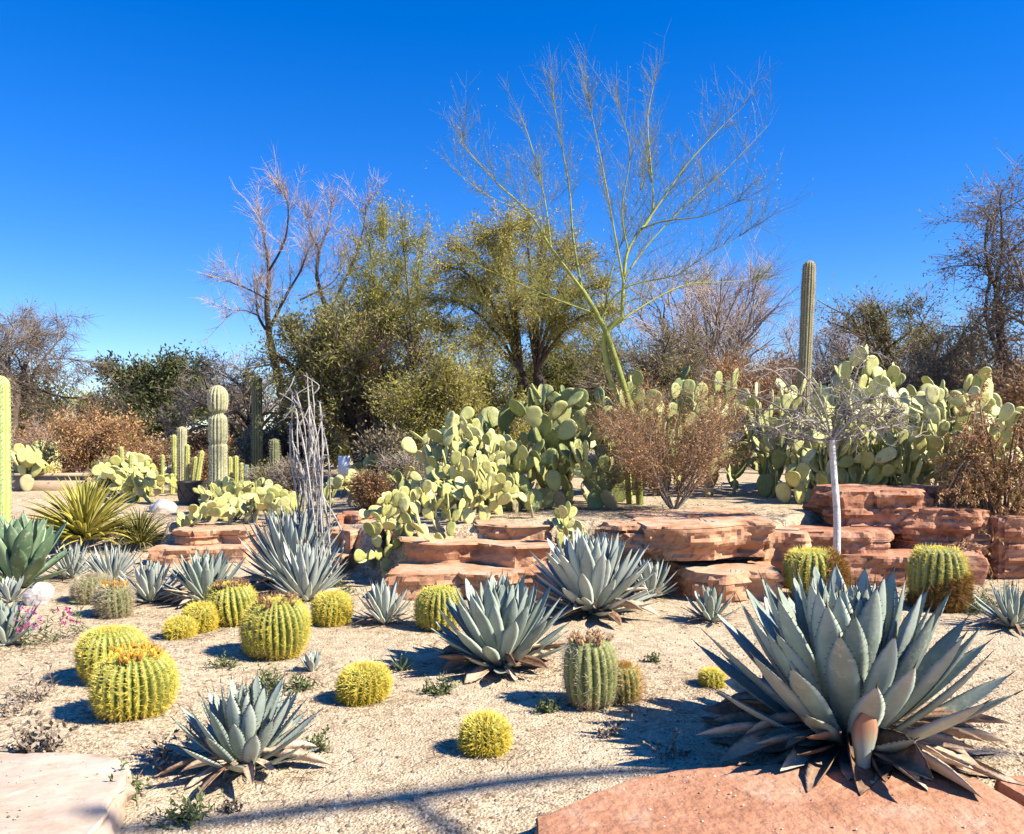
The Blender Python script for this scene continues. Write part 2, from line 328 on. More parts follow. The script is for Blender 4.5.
M_lf_gb = mat('grey_brown_leaf', [(.12, .095, .06), (.23, .19, .115), (.36, .31, .2)], tintw=1.0, noisew=.3, rough=.8, trans=.2)
M_palm = mat('yucca_blade', [(.20, .20, .03), (.42, .38, .06), (.66, .56, .15)], tintw=1.0, noisew=.3, rough=.55, trans=.15)
M_grass = mat('green_weed', [(.06, .09, .03), (.14, .18, .06), (.24, .26, .12)], tintw=1.0, noisew=.3, rough=.7, trans=.2)
M_dryweed = mat('dry_weed', [(.09, .06, .045), (.22, .17, .12), (.36, .31, .23)], tintw=1.0, noisew=.3, rough=.8)
M_pink = mat('pink_petal', [(.42, .06, .20), (.62, .16, .36)], tintw=1.0, rough=.6, trans=.3)
M_bronze = mat('dark_bronze', [(.03, .024, .02), (.06, .05, .042)], scale=10, rough=.5, spec=.5)
M_bronze_l = mat('worn_bronze', [(.12, .095, .075), (.17, .14, .11)], scale=10, rough=.5)
M_whitep = mat('white_paint', [(.66, .66, .64), (.8, .8, .78)], scale=8, rough=.6)
M_concrete = mat('tan_wall_plaster', [(.34, .24, .16), (.46, .35, .25)], scale=8, rough=.9, bump=.3)
M_iron = mat('painted_iron', [(.3, .28, .25), (.42, .4, .36)], rough=.6)
M_pebble = mat('pebble', [(.17, .13, .10), (.40, .32, .22), (.54, .45, .33)], tintw=1.3, noisew=.2, rough=.9)
M_litter = mat('dry_litter', [(.10, .065, .04), (.24, .17, .11), (.40, .31, .2)], tintw=1.2, noisew=.2, rough=.9)

# ------------------------------------------------------------------ ground sheet
def graded(lo, hi, step, far, k=1.25):
    a = list(np.arange(lo, hi, step)); s_ = step; x = a[-1]
    while x < far: s_ *= k; x += s_; a.append(x)
    s_ = step; x = lo; pre = []
    while x > -far: s_ *= k; x -= s_; pre.append(x)
    return pre[::-1]+a
gx = graded(-8.5, 8.5, .06, 900); gy = graded(2.2, 15, .06, 900)
V = [(x, y, H(x, y)) for y in gy for x in gx]
nx = len(gx); ny = len(gy)
i = np.arange(ny-1)[:, None]*nx; j = np.arange(nx-1)[None]
b_ = MB(); b_.add(V, {4: np.stack([i+j, i+j+1, i+nx+j+1, i+nx+j], -1).reshape(-1, 4)})
tag(b_.build('ground', M_ground), kind='structure')

# loose gravel and plant litter (uncountable)
rs = np.random.RandomState(5)
def pebbles(n, region, s0, s1, name, material, flat=.6):
    mb = MB(); oc = np.array([(1, 0, 0), (-1, 0, 0), (0, 1, 0), (0, -1, 0), (0, 0, 1), (0, 0, -1)], float)
    fc = np.array([(0, 2, 4), (2, 1, 4), (1, 3, 4), (3, 0, 4), (2, 0, 5), (1, 2, 5), (3, 1, 5), (0, 3, 5)])
    for _ in range(n):
        x, y = region()
        s_ = s0+(s1-s0)*rs.rand()**3
        a = rs.rand()*6.28; c, s2 = math.cos(a), math.sin(a)
        P = oc*(1+.5*rs.rand(6, 1))*np.array([s_, s_*(.6+.4*rs.rand()), s_*flat])
        P = P @ np.array([[c, s2, 0], [-s2, c, 0], [0, 0, 1]])+np.array([x, y, H(x, y)+s_*.15])
        mb.add(P, {3: fc}, rs.rand())
    return tag(mb.build(name, material, smooth=False), kind='stuff')
def reg_near():
    d = 3.0+5.2*rs.rand()**1.6; return (rs.rand()*1.36-.68)*d, d
pebbles(17000, reg_near, .003, .013, 'gravel', M_pebble)
def on_slab(n, rect, z, s0, s1):
    mb = MB(); oc = np.array([(1, 0, 0), (-1, 0, 0), (0, 1, 0), (0, -1, 0), (0, 0, 1), (0, 0, -1)], float)
    fc = np.array([(0, 2, 4), (2, 1, 4), (1, 3, 4), (3, 0, 4), (2, 0, 5), (1, 2, 5), (3, 1, 5), (0, 3, 5)])
    for _ in range(n):
        x = rect[0]+(rect[1]-rect[0])*rs.rand(); y = rect[3]-(rect[3]-rect[2])*rs.rand()**1.8; s_ = s0+(s1-s0)*rs.rand()**3
        mb.add(oc*(1+.5*rs.rand(6, 1))*np.array([s_, s_*.8, s_*.6])+np.array([x, y, z]), {3: fc}, rs.rand())
    return tag(mb.build('gravel', M_pebble, smooth=False), kind='stuff')
on_slab(420, (.35, 2.0, 2.9, 3.62), .079, .0018, .007); on_slab(160, (-2.6, -1.75, 3.0, 3.7), .104, .0018, .007)
def litter(n, spots, name):
    mb = MB(); P = []; D = []
    for _ in range(n):
        cx, cy, r = spots[rs.randint(len(spots))]
        x = cx+rs.normal()*r; y = cy+rs.normal()*r*.6
        P.append((x, y, H(x, y)+.006)); D.append((rs.normal(), rs.normal(), .15*rs.rand()))
    P = np.array(P); D = np.array(D); D /= np.linalg.norm(D, axis=1)[:, None]
    L = .02+.09*rs.rand(n)
    sticks(mb, P, P+D*L[:, None], .002, .0012, rs.rand(n))
    return tag(mb.build(name, M_litter), kind='stuff')

# ------------------------------------------------------------------ rocks
def slab(name, label, outline, z0, z1, material, seed, rough_=.05, tilt=(0, 0), layers=7, group=None, undercut=0.0, cat='rock slab', crack=None):
    rg = random.Random(seed)
    c = Vector((sum(p[0] for p in outline)/len(outline), sum(p[1] for p in outline)/len(outline)))
    pts = []
    n = len(outline)
    for k in range(n):
        a = Vector(outline[k]); b2 = Vector(outline[(k+1) % n]); L = (b2-a).length
        ns = max(3, int(L/.035))
        for q in range(ns): pts.append(a.lerp(b2, q/ns))
    # round corners a little by smoothing
    for _ in range(1): pts = [(pts[k-1]+pts[k]*2+pts[(k+1) % len(pts)])/4 for k in range(len(pts))]
    N = len(pts); h = z1-z0
    lay0 = sorted([0]+[rg.random() for _ in range(layers)]+[.94, 1])
    ins0 = [rg.uniform(-1, 1)*rough_ for _ in lay0]
    ins0[-1] = rough_*.55; ins0[-2] = 0
    lay, ins = [], []
    for q in range(len(lay0)-1):               # beds with sharp joints between them
        sub_ = max(1, int((lay0[q+1]-lay0[q])*h/.03))
        for u in range(sub_):
            lay.append(lay0[q]+(lay0[q+1]-lay0[q])*u/sub_); ins.append(ins0[q])
        if q < len(lay0)-3: lay.append(lay0[q+1]-.004/h); ins.append(ins0[q])
    lay.append(1); ins.append(ins0[-1])
    rows = []; so = seed*7.31
    for li, (t, iv) in enumerate(zip(lay, ins)):
        row = []
        for p in pts:
            d = (p-c); L = d.length; d = d/L if L else d
            nn = noise.noise((p.x*2.2+so, p.y*2.2, t*h*9+so))*rough_*1.3+noise.noise((p.x*9, p.y*9+so, t*h*24))*rough_*.5
            wz = z0+t*h; cv = Vector((p.x*3.1+.35*noise.noise((p.x*3, p.y*3, wz*5+so))+so, p.y*3.1, wz*5.5+.5*noise.noise((p.x*2.5, p.y*2.5, so))))
            nn += (noise.cell(cv)-.5)*rough_*1.0+(noise.cell(cv*2.3)-.5)*rough_*.45
            e = -iv*(.6+.5*noise.noise((p.x*1.3, p.y*1.3+so, li*3.1)))+nn-undercut*(1-t)
            q = p+d*e
            z = z0+t*h + .35*rough_*noise.noise((p.x*1.8, p.y*1.8, so+t*2))*(t)
            row.append((q.x, q.y, z))
        rows.append(row)
    mb = MB(); Vv = [v for r_ in rows for v in r_]; q4 = []
    for li in range(len(rows)-1):
        for k in range(N):
            k2 = (k+1) % N; q4.append((li*N+k, li*N+k2, (li+1)*N+k2, (li+1)*N+k))
    top = np.array(rows[-1]); lastb = (len(rows)-1)*N; cc = np.array([c.x, c.y])
    for f in (.965, .9, .8, .65, .48, .3, .12):
        ring = []
        for k in range(N):
            xy = cc+(top[k, :2]-cc)*f
            z = z1 + .35*rough_*noise.noise((xy[0]*1.8, xy[1]*1.8, so+2))+.28*rough_*noise.noise((xy[0]*5, xy[1]*5, so))
            # bedding step on the top surface
            stp = noise.noise((xy[0]*.9+so, xy[1]*1.7, so)); z += (.25*rough_ if stp > .12 else 0)
            ring.append((xy[0], xy[1], z))
        o_ = len(Vv); Vv += ring
        for k in range(N):
            k2 = (k+1) % N; q4.append((lastb+k, lastb+k2, o_+k2, o_+k))
        lastb = o_
    o_ = len(Vv); Vv.append((c.x, c.y, z1)); tri = [(lastb+k, lastb+(k+1) % N, o_) for k in range(N)]
    Vv = np.array(Vv)
    Vv[:, 2] += tilt[0]*(Vv[:, 0]-c.x)+tilt[1]*(Vv[:, 1]-c.y)
    tn = np.array([.5+.8*noise.noise((v[0]*1.1+so, v[1]*1.1, v[2]*6)) for v in Vv])
    mb.add(Vv, {4: q4, 3: tri}, tn)
    o = mb.build(name, material, None, smooth=False, loc=(c.x, c.y, z0))
    return tag(o, label, cat, group)

def wall_slab(label, px0, px1, ytop, ybot, d, depth, material, seed, skew=0.0, jag=.09, rough_=.034, layers=2, tilt=(0, 0), undercut=.02, name='sandstone_slab', group='sandstone slabs of the terrace wall', z0=None, thick=None):
    x0 = (px0-512)/F*d; x1 = (px1-512)/F*d
    zt = CZ-(ytop-HZ)/F*d; zb = CZ-(ybot-HZ)/F*d if z0 is None else z0
    rg = random.Random(seed)
    front = []; back = []
    n = max(3, int((x1-x0)/.35))
    for k in range(n+1):
        t = k/n; front.append((x0+(x1-x0)*t, d+skew*t+rg.uniform(-jag, jag)))
        back.append((x0+(x1-x0)*t+rg.uniform(-jag, jag), d+depth+skew*t+rg.uniform(-jag, jag)*1.5))
    q_ = rg.randint(1, n-1); front[q_] = (front[q_][0], front[q_][1]+rg.uniform(.06, .16))
    front[0] = (front[0][0]+rg.uniform(0, .12), front[0][1]+rg.uniform(.02, .2)); front[-1] = (front[-1][0]-rg.uniform(0, .12), front[-1][1]+rg.uniform(.02, .2))
    return slab(name, label, front+back[::-1], zb, zt, material, seed, rough_, tilt, layers, group, undercut)

# foreground slabs
slab('sandstone_slab', 'broad flat pink red sandstone slab in the near right corner under the big agave',
     [(.08, 3.20), (.22, 3.34), (.50, 3.60), (.80, 3.72), (1.25, 3.74), (1.75, 3.72), (2.05, 3.60), (2.12, 3.15), (2.05, 2.4), (1.0, 2.3), (.05, 2.5)], -.06, .075, M_red_top, 11, .022, group='foreground rock slabs')
slab('sandstone_slab', 'pink red sandstone slab at the right edge split from its neighbour by a crack',
     [(2.09, 3.60), (2.45, 3.66), (3.3, 3.7), (3.5, 3.0), (3.2, 2.4), (2.09, 2.4), (2.15, 3.15)], -.06, .083, M_red_top, 12, .022, group='foreground rock slabs')
slab('sandstone_slab', 'pale cream sandstone slab in the bottom left corner',
     [(-2.9, 3.86), (-2.3, 3.84), (-1.90, 3.80), (-1.74, 3.74), (-1.60, 3.45), (-1.55, 3.0), (-1.8, 2.5), (-2.9, 2.5)], -.08, .10, M_cream, 13, .028, group='foreground rock slabs', layers=4)
# terrace wall, centre
wall_slab('long red slab at the foot of the terrace wall beside the yellow barrel cactus', 384, 572, 575, 604, 7.65, .8, M_red, 21, z0=-.06, jag=.08)
wall_slab('smooth orange slab in the middle course of the central wall, below the small prickly pear', 394, 562, 545, 570, 8.1, .8, M_red, 22, jag=.08, skew=-.12, tilt=(-.02, 0), undercut=.08)
wall_slab('short orange slab on the top course between two prickly pear clumps', 462, 556, 526, 544, 8.45, .6, M_red, 23, jag=.07)
wall_slab('small broken red block left of the wide terrace slab', 596, 664, 527, 552, 8.05, .5, M_red, 24, jag=.08, skew=-.12, rough_=.05)
wall_slab('widest flat orange slab on the terrace, top dusted with sand', 634, 794, 526, 562, 7.85, 1.7, M_red, 25, jag=.09, rough_=.035, skew=.10, tilt=(.02, 0), undercut=.10)
wall_slab('low sandy orange slab under the widest terrace slab', 690, 800, 576, 596, 7.5, .9, M_red, 26, z0=-.08, jag=.08)
# right
wall_slab('rough red block between the widest terrace slab and the right hand wall', 764, 824, 534, 596, 8.25, .7, M_red, 39, z0=-.08, layers=3)
wall_slab('flat dark red slab right of the white trunk', 782, 905, 533, 560, 8.55, .8, M_dkred, 27, jag=.08)
wall_slab('bulky red block topped by dry twigs, below the right prickly pears', 840, 958, 492, 534, 8.95, .9, M_dkred, 28, jag=.08, rough_=.06, layers=4)
wall_slab('rounded orange boulder behind the bulky red block', 930, 976, 487, 512, 9.4, .5, M_red, 29, jag=.08, rough_=.05, layers=3)
wall_slab('dark purple red slab draped with dry reddish twigs', 905, 1012, 512, 556, 8.75, .8, M_dkred, 30, jag=.07, rough_=.05)
wall_slab('pale brown slab at the foot of the right wall', 842, 1000, 557, 577, 8.4, .7, M_dkred, 31, z0=-.06, jag=.08)
wall_slab('dark red block at the right edge of the wall', 1000, 1075, 520, 572, 8.6, .9, M_dkred, 32, z0=-.06, jag=.07)
# left
wall_slab('orange slab on top of the left wall near the columnar cactus', 158, 248, 531, 548, 10.0, .8, M_red, 33, jag=.06)
wall_slab('wider tan orange slab under the left wall cap', 140, 252, 550, 568, 9.7, .9, M_red, 34, z0=-.05, jag=.06)
wall_slab('dark red slab behind the bleached dead stems', 326, 374, 517, 530, 9.7, .7, M_dkred, 35, jag=.07)
wall_slab('orange block right of the bleached dead stems', 318, 368, 531, 557, 9.3, .6, M_red, 36, jag=.07)
wall_slab('thin tan slab at the wall foot right of the silver agave', 312, 372, 558, 574, 9.0, .6, M_red, 37, z0=-.05, jag=.07)
wall_slab('red slab shaded under the low prickly pear', 364, 400, 530, 560, 8.75, .6, M_dkred, 38, jag=.07)
def boulder(label, p, sx, sy, sz, material, seed, name='boulder', group=None, cat='rock', smooth=False):
    nu, nv = 30, 18; V = []; so = seed*3.7
    for q in range(nv+1):
        ph = -math.pi/2+math.pi*q/nv
        for k in range(nu):
            a = 2*math.pi*k/nu; d = Vector((math.cos(ph)*math.cos(a), math.cos(ph)*math.sin(a), math.sin(ph)))
            f = 1+.35*noise.noise(d*1.1+Vector((so, 0, 0)))+.10*noise.noise(d*2.6+Vector((0, so, 0)))+.03*noise.noise(d*7+Vector((0, so, 0)))
            V.append((p.x+d.x*sx*f, p.y+d.y*sy*f, p.z+sz*.35+d.z*sz*.75*f))
    i = np.arange(nv)[:, None]*nu; j = np.arange(nu)[None]; k = (j+1) % nu
    mb = MB(); mb.add(V, {4: np.stack([i+j, i+k, i+nu+k, i+nu+j], -1).reshape(-1, 4)}, .5)
    return tag(mb.build(name, material, None, smooth=smooth, loc=(p.x, p.y, p.z)), label, cat, group)
boulder('pale cream rock left of the small prickly pears', base(163, 12.5), .19, .2, .17, M_white_rock, 41, smooth=True)
boulder('small white crystalline rock among the agaves on the left', G(40, 604), .13, .1, .17, M_white_rock, 42)

# ------------------------------------------------------------------ agaves
TT = np.array([0, .08, .2, .35, .5, .64, .78, .88, .95, 1.0])
PW = {'broad': np.array([.80, .68, .66, .80, .95, 1.0, .86, .56, .27, .03]),
      'slim': np.array([1.0, .9, .92, 1.0, .98, .86, .62, .38, .18, .02])}
def blade(mb, p, az, el, L, W, prof, bend, tint, thick=.10, gut=.22, twist=0.0, drop=0.0):
    """one succulent leaf, returns tip point, tip direction and edge points"""
    n = len(TT); e = el+bend*(TT-.35)
    e = e-drop*TT**2
    dh = np.array([math.cos(az), math.sin(az), 0]); up = np.array([0, 0, 1.])
    T = np.cos(e)[:, None]*dh+np.sin(e)[:, None]*up
    st = np.diff(TT, prepend=0)*L
    P = np.asarray(p)+np.cumsum(T*st[:, None], axis=0)
    side0 = np.array([-math.sin(az), math.cos(az), 0]); Nn = np.cross(T, side0); Nn = np.where(Nn[:, 2:3] < -.0, -Nn, Nn) if False else Nn
    Nn = -Nn*np.sign((Nn @ np.array([0, 0, 1.]))+1e-6)[:, None]*-1
    c, s_ = math.cos(twist), math.sin(twist)
    side = side0*c+Nn*s_; Nn = Nn*c-side0*s_
    w_ = W*.5*PW[prof]; th = thick*W*(.35+1.0*(1-TT))*np.minimum(1, PW[prof]*1.2)
    cs = [(-1, gut, 0), (-.55, gut*.35, 0), (0, 0, 0), (.55, gut*.35, 0), (1, gut, 0), (.6, gut*.25, -.75), (0, -.06, -1), (-.6, gut*.25, -.75)]
    V = np.stack([P+side*(w_*a)[:, None]+Nn*(w_*b2+th*t_)[:, None] for a, b2, t_ in cs], 1)
    i = np.arange(n-1)[:, None]*8; j = np.arange(8)[None]; k = (j+1) % 8
    q = np.stack([i+j, i+k, i+8+k, i+8+j], -1).reshape(-1, 4)
    tv = np.repeat(tint-.25*(TT-.4)*0, 8)
    mb.add(V.reshape(-1, 3), {4: q}, tv)
    return P[-1], T[-1], V[:, 0], V[:, 4], T
def agave(label, loc, width, height, n, lw, material, seed, prof='broad', skirt=0, el0=8, el1=87, teeth=False, name='agave', bend=18, group='agaves growing in the gravel bed', cat='agave', burnt=False, stem=.1, tipw=.012, pw=.85):
    rg = random.Random(seed); root = thing(name, label, cat, loc, group)
    mb, tips, dry = MB(), MB(), MB(); ga = 2.39996
    L = max(width/2, height*.97)
    s0 = []; s1 = []; rr = []
    for i_ in range(n):
        t = (i_+.5)/n; el = R(el0+(el1-el0)*t**pw)+R(rg.uniform(-5, 5)); az = i_*ga+rg.uniform(-.15, .15)
        Lh = width/2/max(.35, math.cos(el)); Lv = height/max(.2, math.sin(el))
        Li = min(Lh, Lv, L*1.08)*rg.uniform(.92, 1.06)*(1-.10*max(0, t-.75)/.25)
        rb = width*.075*(1-t); p = np.array(loc)+np.array([math.cos(az)*rb, math.sin(az)*rb, height*stem*(.35+.65*t)])
        if True:
            tp, td, e0, e1, T_ = blade(mb, p, az, el, Li, lw*Li*(1 if t < .8 else 1-.9*(t-.8)), prof, R(bend)*rg.uniform(.3, 1.3), rg.random(), twist=rg.uniform(-.15, .15))
        s0.append(tp-td*tipw*.8); s1.append(tp+td*tipw*3.2); rr.append(tipw*.32)
        if teeth:
            for E, sg in ((e0, -1), (e1, 1)):
                for q in range(2, 9):
                    for u in (0, .5):
                        a = E[q-1]*(1-u)+E[q]*u if q else E[q]
                        sd_ = np.array([-math.sin(az), math.cos(az), 0])*sg
                        s0.append(a-sd_*.002); s1.append(a+sd_*.009+T_[q]*.004); rr.append(.0028)
    if burnt:
        bb = MB(); tp, td, e0, e1, T_ = blade(bb, np.array(loc)+np.array([-.12, -.455, height*.13]), -math.pi/2+.02, R(80), height*.38, .12, 'broad', R(8), .5)
        bb.t[0] = np.repeat(np.clip((TT-.30)*2.4, 0, 1), 8)
        o = bb.build('leaf', M_burnt, root); o['label'] = 'short leaf with a rusty brown sunburnt tip'
    sticks(tips, s0, s1, rr, .0004, .5, 4); mb.merge(tips); mb.build('rosette', material, root, mat2=M_tip)
    if skirt:
        for i_ in range(skirt):
            az = i_*ga*1.37+rg.uniform(-.3, .3); el = R(rg.uniform(-14, 14)); Li = width/2*rg.uniform(.55, 1.12)
            p = np.array(loc)+np.array([math.cos(az)*width*.06, math.sin(az)*width*.06, height*rg.uniform(.04, .18)+.02])
            blade(dry, p, az, el, Li, lw*Li*rg.uniform(.75, 1.3), prof, R(rg.uniform(-25, 20)), rg.random(), thick=.03, gut=rg.uniform(.3, .9), twist=rg.uniform(-.8, .8), drop=rg.uniform(0, .35))
        # keep the dry leaves out of the ground
        for V_ in dry.v:
            for v in V_:
                hz_ = H(v[0], v[1], False)+.012
                if v[1] < 3.75 and .1 < v[0] < 3.2: hz_ = max(hz_, .085)
                if v[2] < hz_: v[2] = hz_+.004*rg.random()
        dry.build('dry_leaves', M_dry, root)
    return root

hero = G(848, 752)
agave('largest blue grey agave with a skirt of dry brown leaves, in the right foreground', hero, 1.33, .76, 88, .186, M_agave, 101, skirt=105, el0=22, teeth=True, burnt=True, stem=.16, tipw=.014)
agave('blue grey agave in the left foreground, alone on the sand with dry lower leaves', G(245, 770), .66, .37, 52, .20, M_agave, 102, skirt=16, el0=14, teeth=True, tipw=.009)
agave('blue grey agave in the middle of the bed left of the ribbed grey barrel cactus', G(500, 668), .86, .56, 70, .20, M_agave, 103, skirt=22, el0=10, tipw=.010)
agave('big full blue grey agave at the foot of the central rock wall', G(592, 614), 1.02, .66, 88, .19, M_agave2, 104, skirt=18, el0=8, tipw=.010)
agave('small agave tucked against the right side of the big full agave', G(650, 598), .50, .36, 40, .19, M_agave2, 105, skirt=8, el0=12)
agave('small dark agave right of the big full agave, in front of the low slab', G(711, 622), .40, .27, 30, .22, M_agave, 106, skirt=4, el0=10)
agave('small silver agave between the two yellow barrel cacti by the wall', G(385, 624), .44, .33, 38, .17, M_agave2, 107, skirt=5, el0=12)
agave('tall silver agave behind the bleached dead stems', G(284, 594)+Vector((0, .35, 0)), 1.02, .74, 96, .13, M_agave2, 108, prof='slim', skirt=8, el0=12)
agave('silver agave in front of the bleached dead stems', G(306, 601), .72, .52, 70, .14, M_agave2, 109, prof='slim', skirt=6, el0=14)
agave('blue grey agave left of the two brown topped barrel cacti', G(206, 602), .70, .44, 56, .18, M_agave, 110, skirt=8, el0=8)
agave('blue grey agave beside the grey barrel cactus with an orange top', G(150, 602), .62, .36, 50, .16, M_agave2, 111, skirt=5, el0=8)
agave('pale spiky agave behind the others, left of the low wall', G(112, 582), .72, .36, 60, .11, M_agave2, 112, prof='slim', el0=10)
agave('pale spiky agave farthest left in the row below the yucca', G(72, 578), .62, .34, 56, .11, M_agave2, 113, prof='slim', el0=10)
agave('broad leaved green agave at the left edge under the lime cactus post', G(18, 588), .96, .68, 34, .26, M_agaveg, 114, prof='broad', el0=20, bend=10)
agave('small blue agave cut by the left edge above the pink flowers', G(6, 646), .42, .30, 34, .22, M_agave, 115, skirt=4, el0=12)
agave('small pale agave beside the white rock at the left edge', G(10, 602), .46, .22, 24, .2, M_agave2, 116, el0=8)
agave('dark spiky agave in shade at the right edge', G(1012, 628), .62, .34, 44, .14, M_agave, 117, prof='slim', skirt=8, el0=4)
agave('tiny pale silver agave with a few upright leaves on open sand', G(312, 672), .17, .13, 12, .34, M_agave2, 118, el0=30, stem=.05, tipw=.004)
agave('small dark green agave pup on the sand left of the middle agave', G(402, 670), .26, .10, 22, .16, M_agaveg, 119, prof='slim', el0=8, tipw=.004)

# ------------------------------------------------------------------ barrel cacti
def nrmz(v): return v/(np.linalg.norm(v)+1e-9)
def barrel(label, loc, Wd, Ht, ribs, seed, spine=M_yspine, flesh=M_barrel, crown=None, dense=1.0, slen=.03, lean=(0, 0), shape=1.0, sr=.0015, name='barrel_cactus', side=None, group='barrel cacti in the gravel bed'):
    rg = np.random.RandomState(seed); root = thing(name, label, 'barrel cactus', loc, group)
    Rr = Wd/2/1.04; nv = 26; per = 8; nu = ribs*per
    ph = np.linspace(-.42, .5, nv)*np.pi
    # profile: squat globe sunk a little into the ground
    prof_r = np.cos(ph)**(.62*shape); zz = (np.sin(ph)-np.sin(ph[0]))/(1-np.sin(ph[0]))
    z = zz*Ht; dip = np.clip((zz-.93)/.07, 0, 1)
    z = z-dip*Ht*.035
    th = np.arange(nu)*2*np.pi/nu
    tw = .10*np.sin(zz*2.2+seed)
    rib = np.abs(np.cos(.5*ribs*th)); rib = rib**.75
    A = .075*min(1.0, 24/ribs)*1.1
    rad = Rr*prof_r[:, None]*(1-A*1.6+A*2.0*rib[None, :]*np.clip(1.15-zz**5, .2, 1)[:, None])
    ang = th[None]+tw[:, None]
    wob = 1+.05*np.sin(2*ang+seed)+.03*np.sin(3*ang+seed*2)
    X = rad*np.cos(ang)*wob+lean[0]*z[:, None]; Y = rad*np.sin(ang)*wob+lean[1]*z[:, None]; Z = np.broadcast_to(z[:, None]-.02, X.shape)
    V = np.stack([X, Y, Z], -1).reshape(-1, 3)+np.array(loc)
    i = np.arange(nv-1)[:, None]*nu; j = np.arange(nu)[None]; k = (j+1) % nu
    q = np.stack([i+j, i+k, i+nu+k, i+nu+j], -1).reshape(-1, 4)
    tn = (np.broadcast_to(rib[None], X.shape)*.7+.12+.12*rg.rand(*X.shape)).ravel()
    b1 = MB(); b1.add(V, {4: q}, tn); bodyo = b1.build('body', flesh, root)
    # spines: clusters along every rib crest
    na = max(10, int(Ht/(.018 if dense < 1.5 else .0125))); P0 = []; P1 = []; tt = []
    for r_ in range(ribs):
        a0 = 2*np.pi*r_/ribs
        for s_ in range(na):
            u = (s_+.5*rg.rand()+.2)/na; zi = .04+.94*u
            pr = np.interp(zi, zz, prof_r); zw = np.interp(zi, zz, z); tw_ = .10*math.sin(zi*2.2+seed); an = a0+tw_
            wb = 1+.05*math.sin(2*an+seed)+.03*math.sin(3*an+seed*2)
            rd = Rr*pr*(1-A*1.6+A*2.0*min(1, max(.2, 1.15-zi**5)))*wb
            c = np.array([rd*math.cos(an)+lean[0]*zw, rd*math.sin(an)+lean[1]*zw, zw-.02])+np.array(loc)
            slope = (zi-.35)*1.6
            nrm = np.array([math.cos(an), math.sin(an), slope]); nrm /= np.linalg.norm(nrm)
            kk = int(5*dense+rg.rand()*3)
            D = nrm*.75+rg.normal(size=(kk, 3))*.62; D /= np.linalg.norm(D, axis=1)[:, None]
            ln = slen*(.6+.7*rg.rand(kk))
            P0.append(np.repeat(c[None]-nrm*.002, kk, 0)); P1.append(c+D*ln[:, None])
            old = np.clip(.25+.75*zi, 0, 1); tt.append(np.clip(old+.25*rg.normal(size=kk), 0, 1))
    P0 = np.concatenate(P0); P1 = np.concatenate(P1); tt = np.concatenate(tt)
    if side is not None:
        sdv = np.array(side[:3]); sel = ((P0-np.array(loc)-np.array([0, 0, Ht*.45])) @ sdv) > side[3]*Wd
        b3 = MB()
        for q in range(4):
            jt = rg.normal(size=P0[sel].shape)*.008; dd_ = (P1[sel]-P0[sel])*(.9+.5*rg.rand(sel.sum(), 1))+rg.normal(size=P0[sel].shape)*.012
            sticks(b3, P0[sel]+jt, P0[sel]+jt+dd_, sr*1.5, sr*.5, rg.rand(sel.sum())); b3.build('rust_spines', M_rspine, bodyo, loc=root.location)
        P0, P1, tt = P0[~sel], P1[~sel], tt[~sel]
    b2 = MB(); sticks(b2, P0, P1, sr, sr*.35, tt); b2.build('spines', spine, bodyo, loc=root.location)
    top = np.array(loc)+np.array([lean[0]*Ht, lean[1]*Ht, Ht*.955-.02])
    # woolly crown
    wm = MB(); N = int(420*min(1.6, Wd/.3)); a = rg.rand(N)*6.283; rr_ = Rr*.42*np.sqrt(rg.rand(N))
    Pq = top+np.stack([rr_*np.cos(a), rr_*np.sin(a), -Ht*.05*(rr_/(Rr*.42))**2], -1)
    D = np.stack([.7*np.cos(a)*rr_/(Rr*.42), .7*np.sin(a)*rr_/(Rr*.42), np.ones(N)], -1)+.4*rg.normal(size=(N, 3)); D /= np.linalg.norm(D, axis=1)[:, None]
    sticks(wm, Pq, Pq+D*slen*.8, sr*1.2, sr*.5, rg.rand(N)); wm.build('woolly_top', M_wool if spine is M_yspine else spine, bodyo, loc=root.location)
    if crown is not None:
        N = int(40*Wd/.4)+8; a = rg.rand(N)*6.283; rr_ = Rr*(.36+.36*rg.rand(N))
        zf = np.interp(rr_/Rr, prof_r[nv//2:][::-1], z[nv//2:][::-1])
        Pq = np.array(loc)+np.stack([rr_*np.cos(a)+lean[0]*zf, rr_*np.sin(a)+lean[1]*zf, zf-.02], -1)
        hN = .016+.016*rg.rand(N)
        Dq = np.stack([.35*np.cos(a), .35*np.sin(a), np.ones(N)], -1)+.35*rg.normal(size=(N, 3))
        for k in range(N):
            fm = MB(); c, dq, h_ = Pq[k], nrmz(Dq[k]), hN[k]
            tube(fm, [c-dq*.006, c+dq*h_*.4, c+dq*h_*.8, c+dq*h_*1.0], [.008, .0105, .009, .005], 6, rg.rand())
            nt_ = 9; D2 = dq+rg.normal(size=(nt_, 3))*.55; sticks(fm, np.repeat((c+dq*h_*.9)[None], nt_, 0), c+dq*h_*.9+D2*.016, .0016, .0008, rg.rand(nt_))
            fm.build('dried_flower', crown, bodyo, loc=root.location)
    return root
YB = dict(dense=1.1, slen=.030)
barrel('golden barrel cactus behind a twin in the left foreground, yellow topped', G(114, 678), .40, .35, 26, 201, crown=None, lean=(-.06, -.05), **YB)
barrel('largest green golden barrel cactus in the left foreground, ring of orange dried flowers on top', G(134, 714), .415, .385, 27, 202, crown=M_crown_o, lean=(.04, -.06), **YB)
barrel('brown crowned barrel cactus in the left bed, nearer and larger of a pair', G(275, 655), .455, .43, 29, 203, crown=M_crown_b, lean=(.05, -.03), spine=M_yspine, sr=.0013, **YB)
barrel('rust topped barrel cactus behind the larger brown crowned one', G(233, 623), .41, .36, 24, 204, crown=M_crown_b, lean=(-.08, .02), **YB)
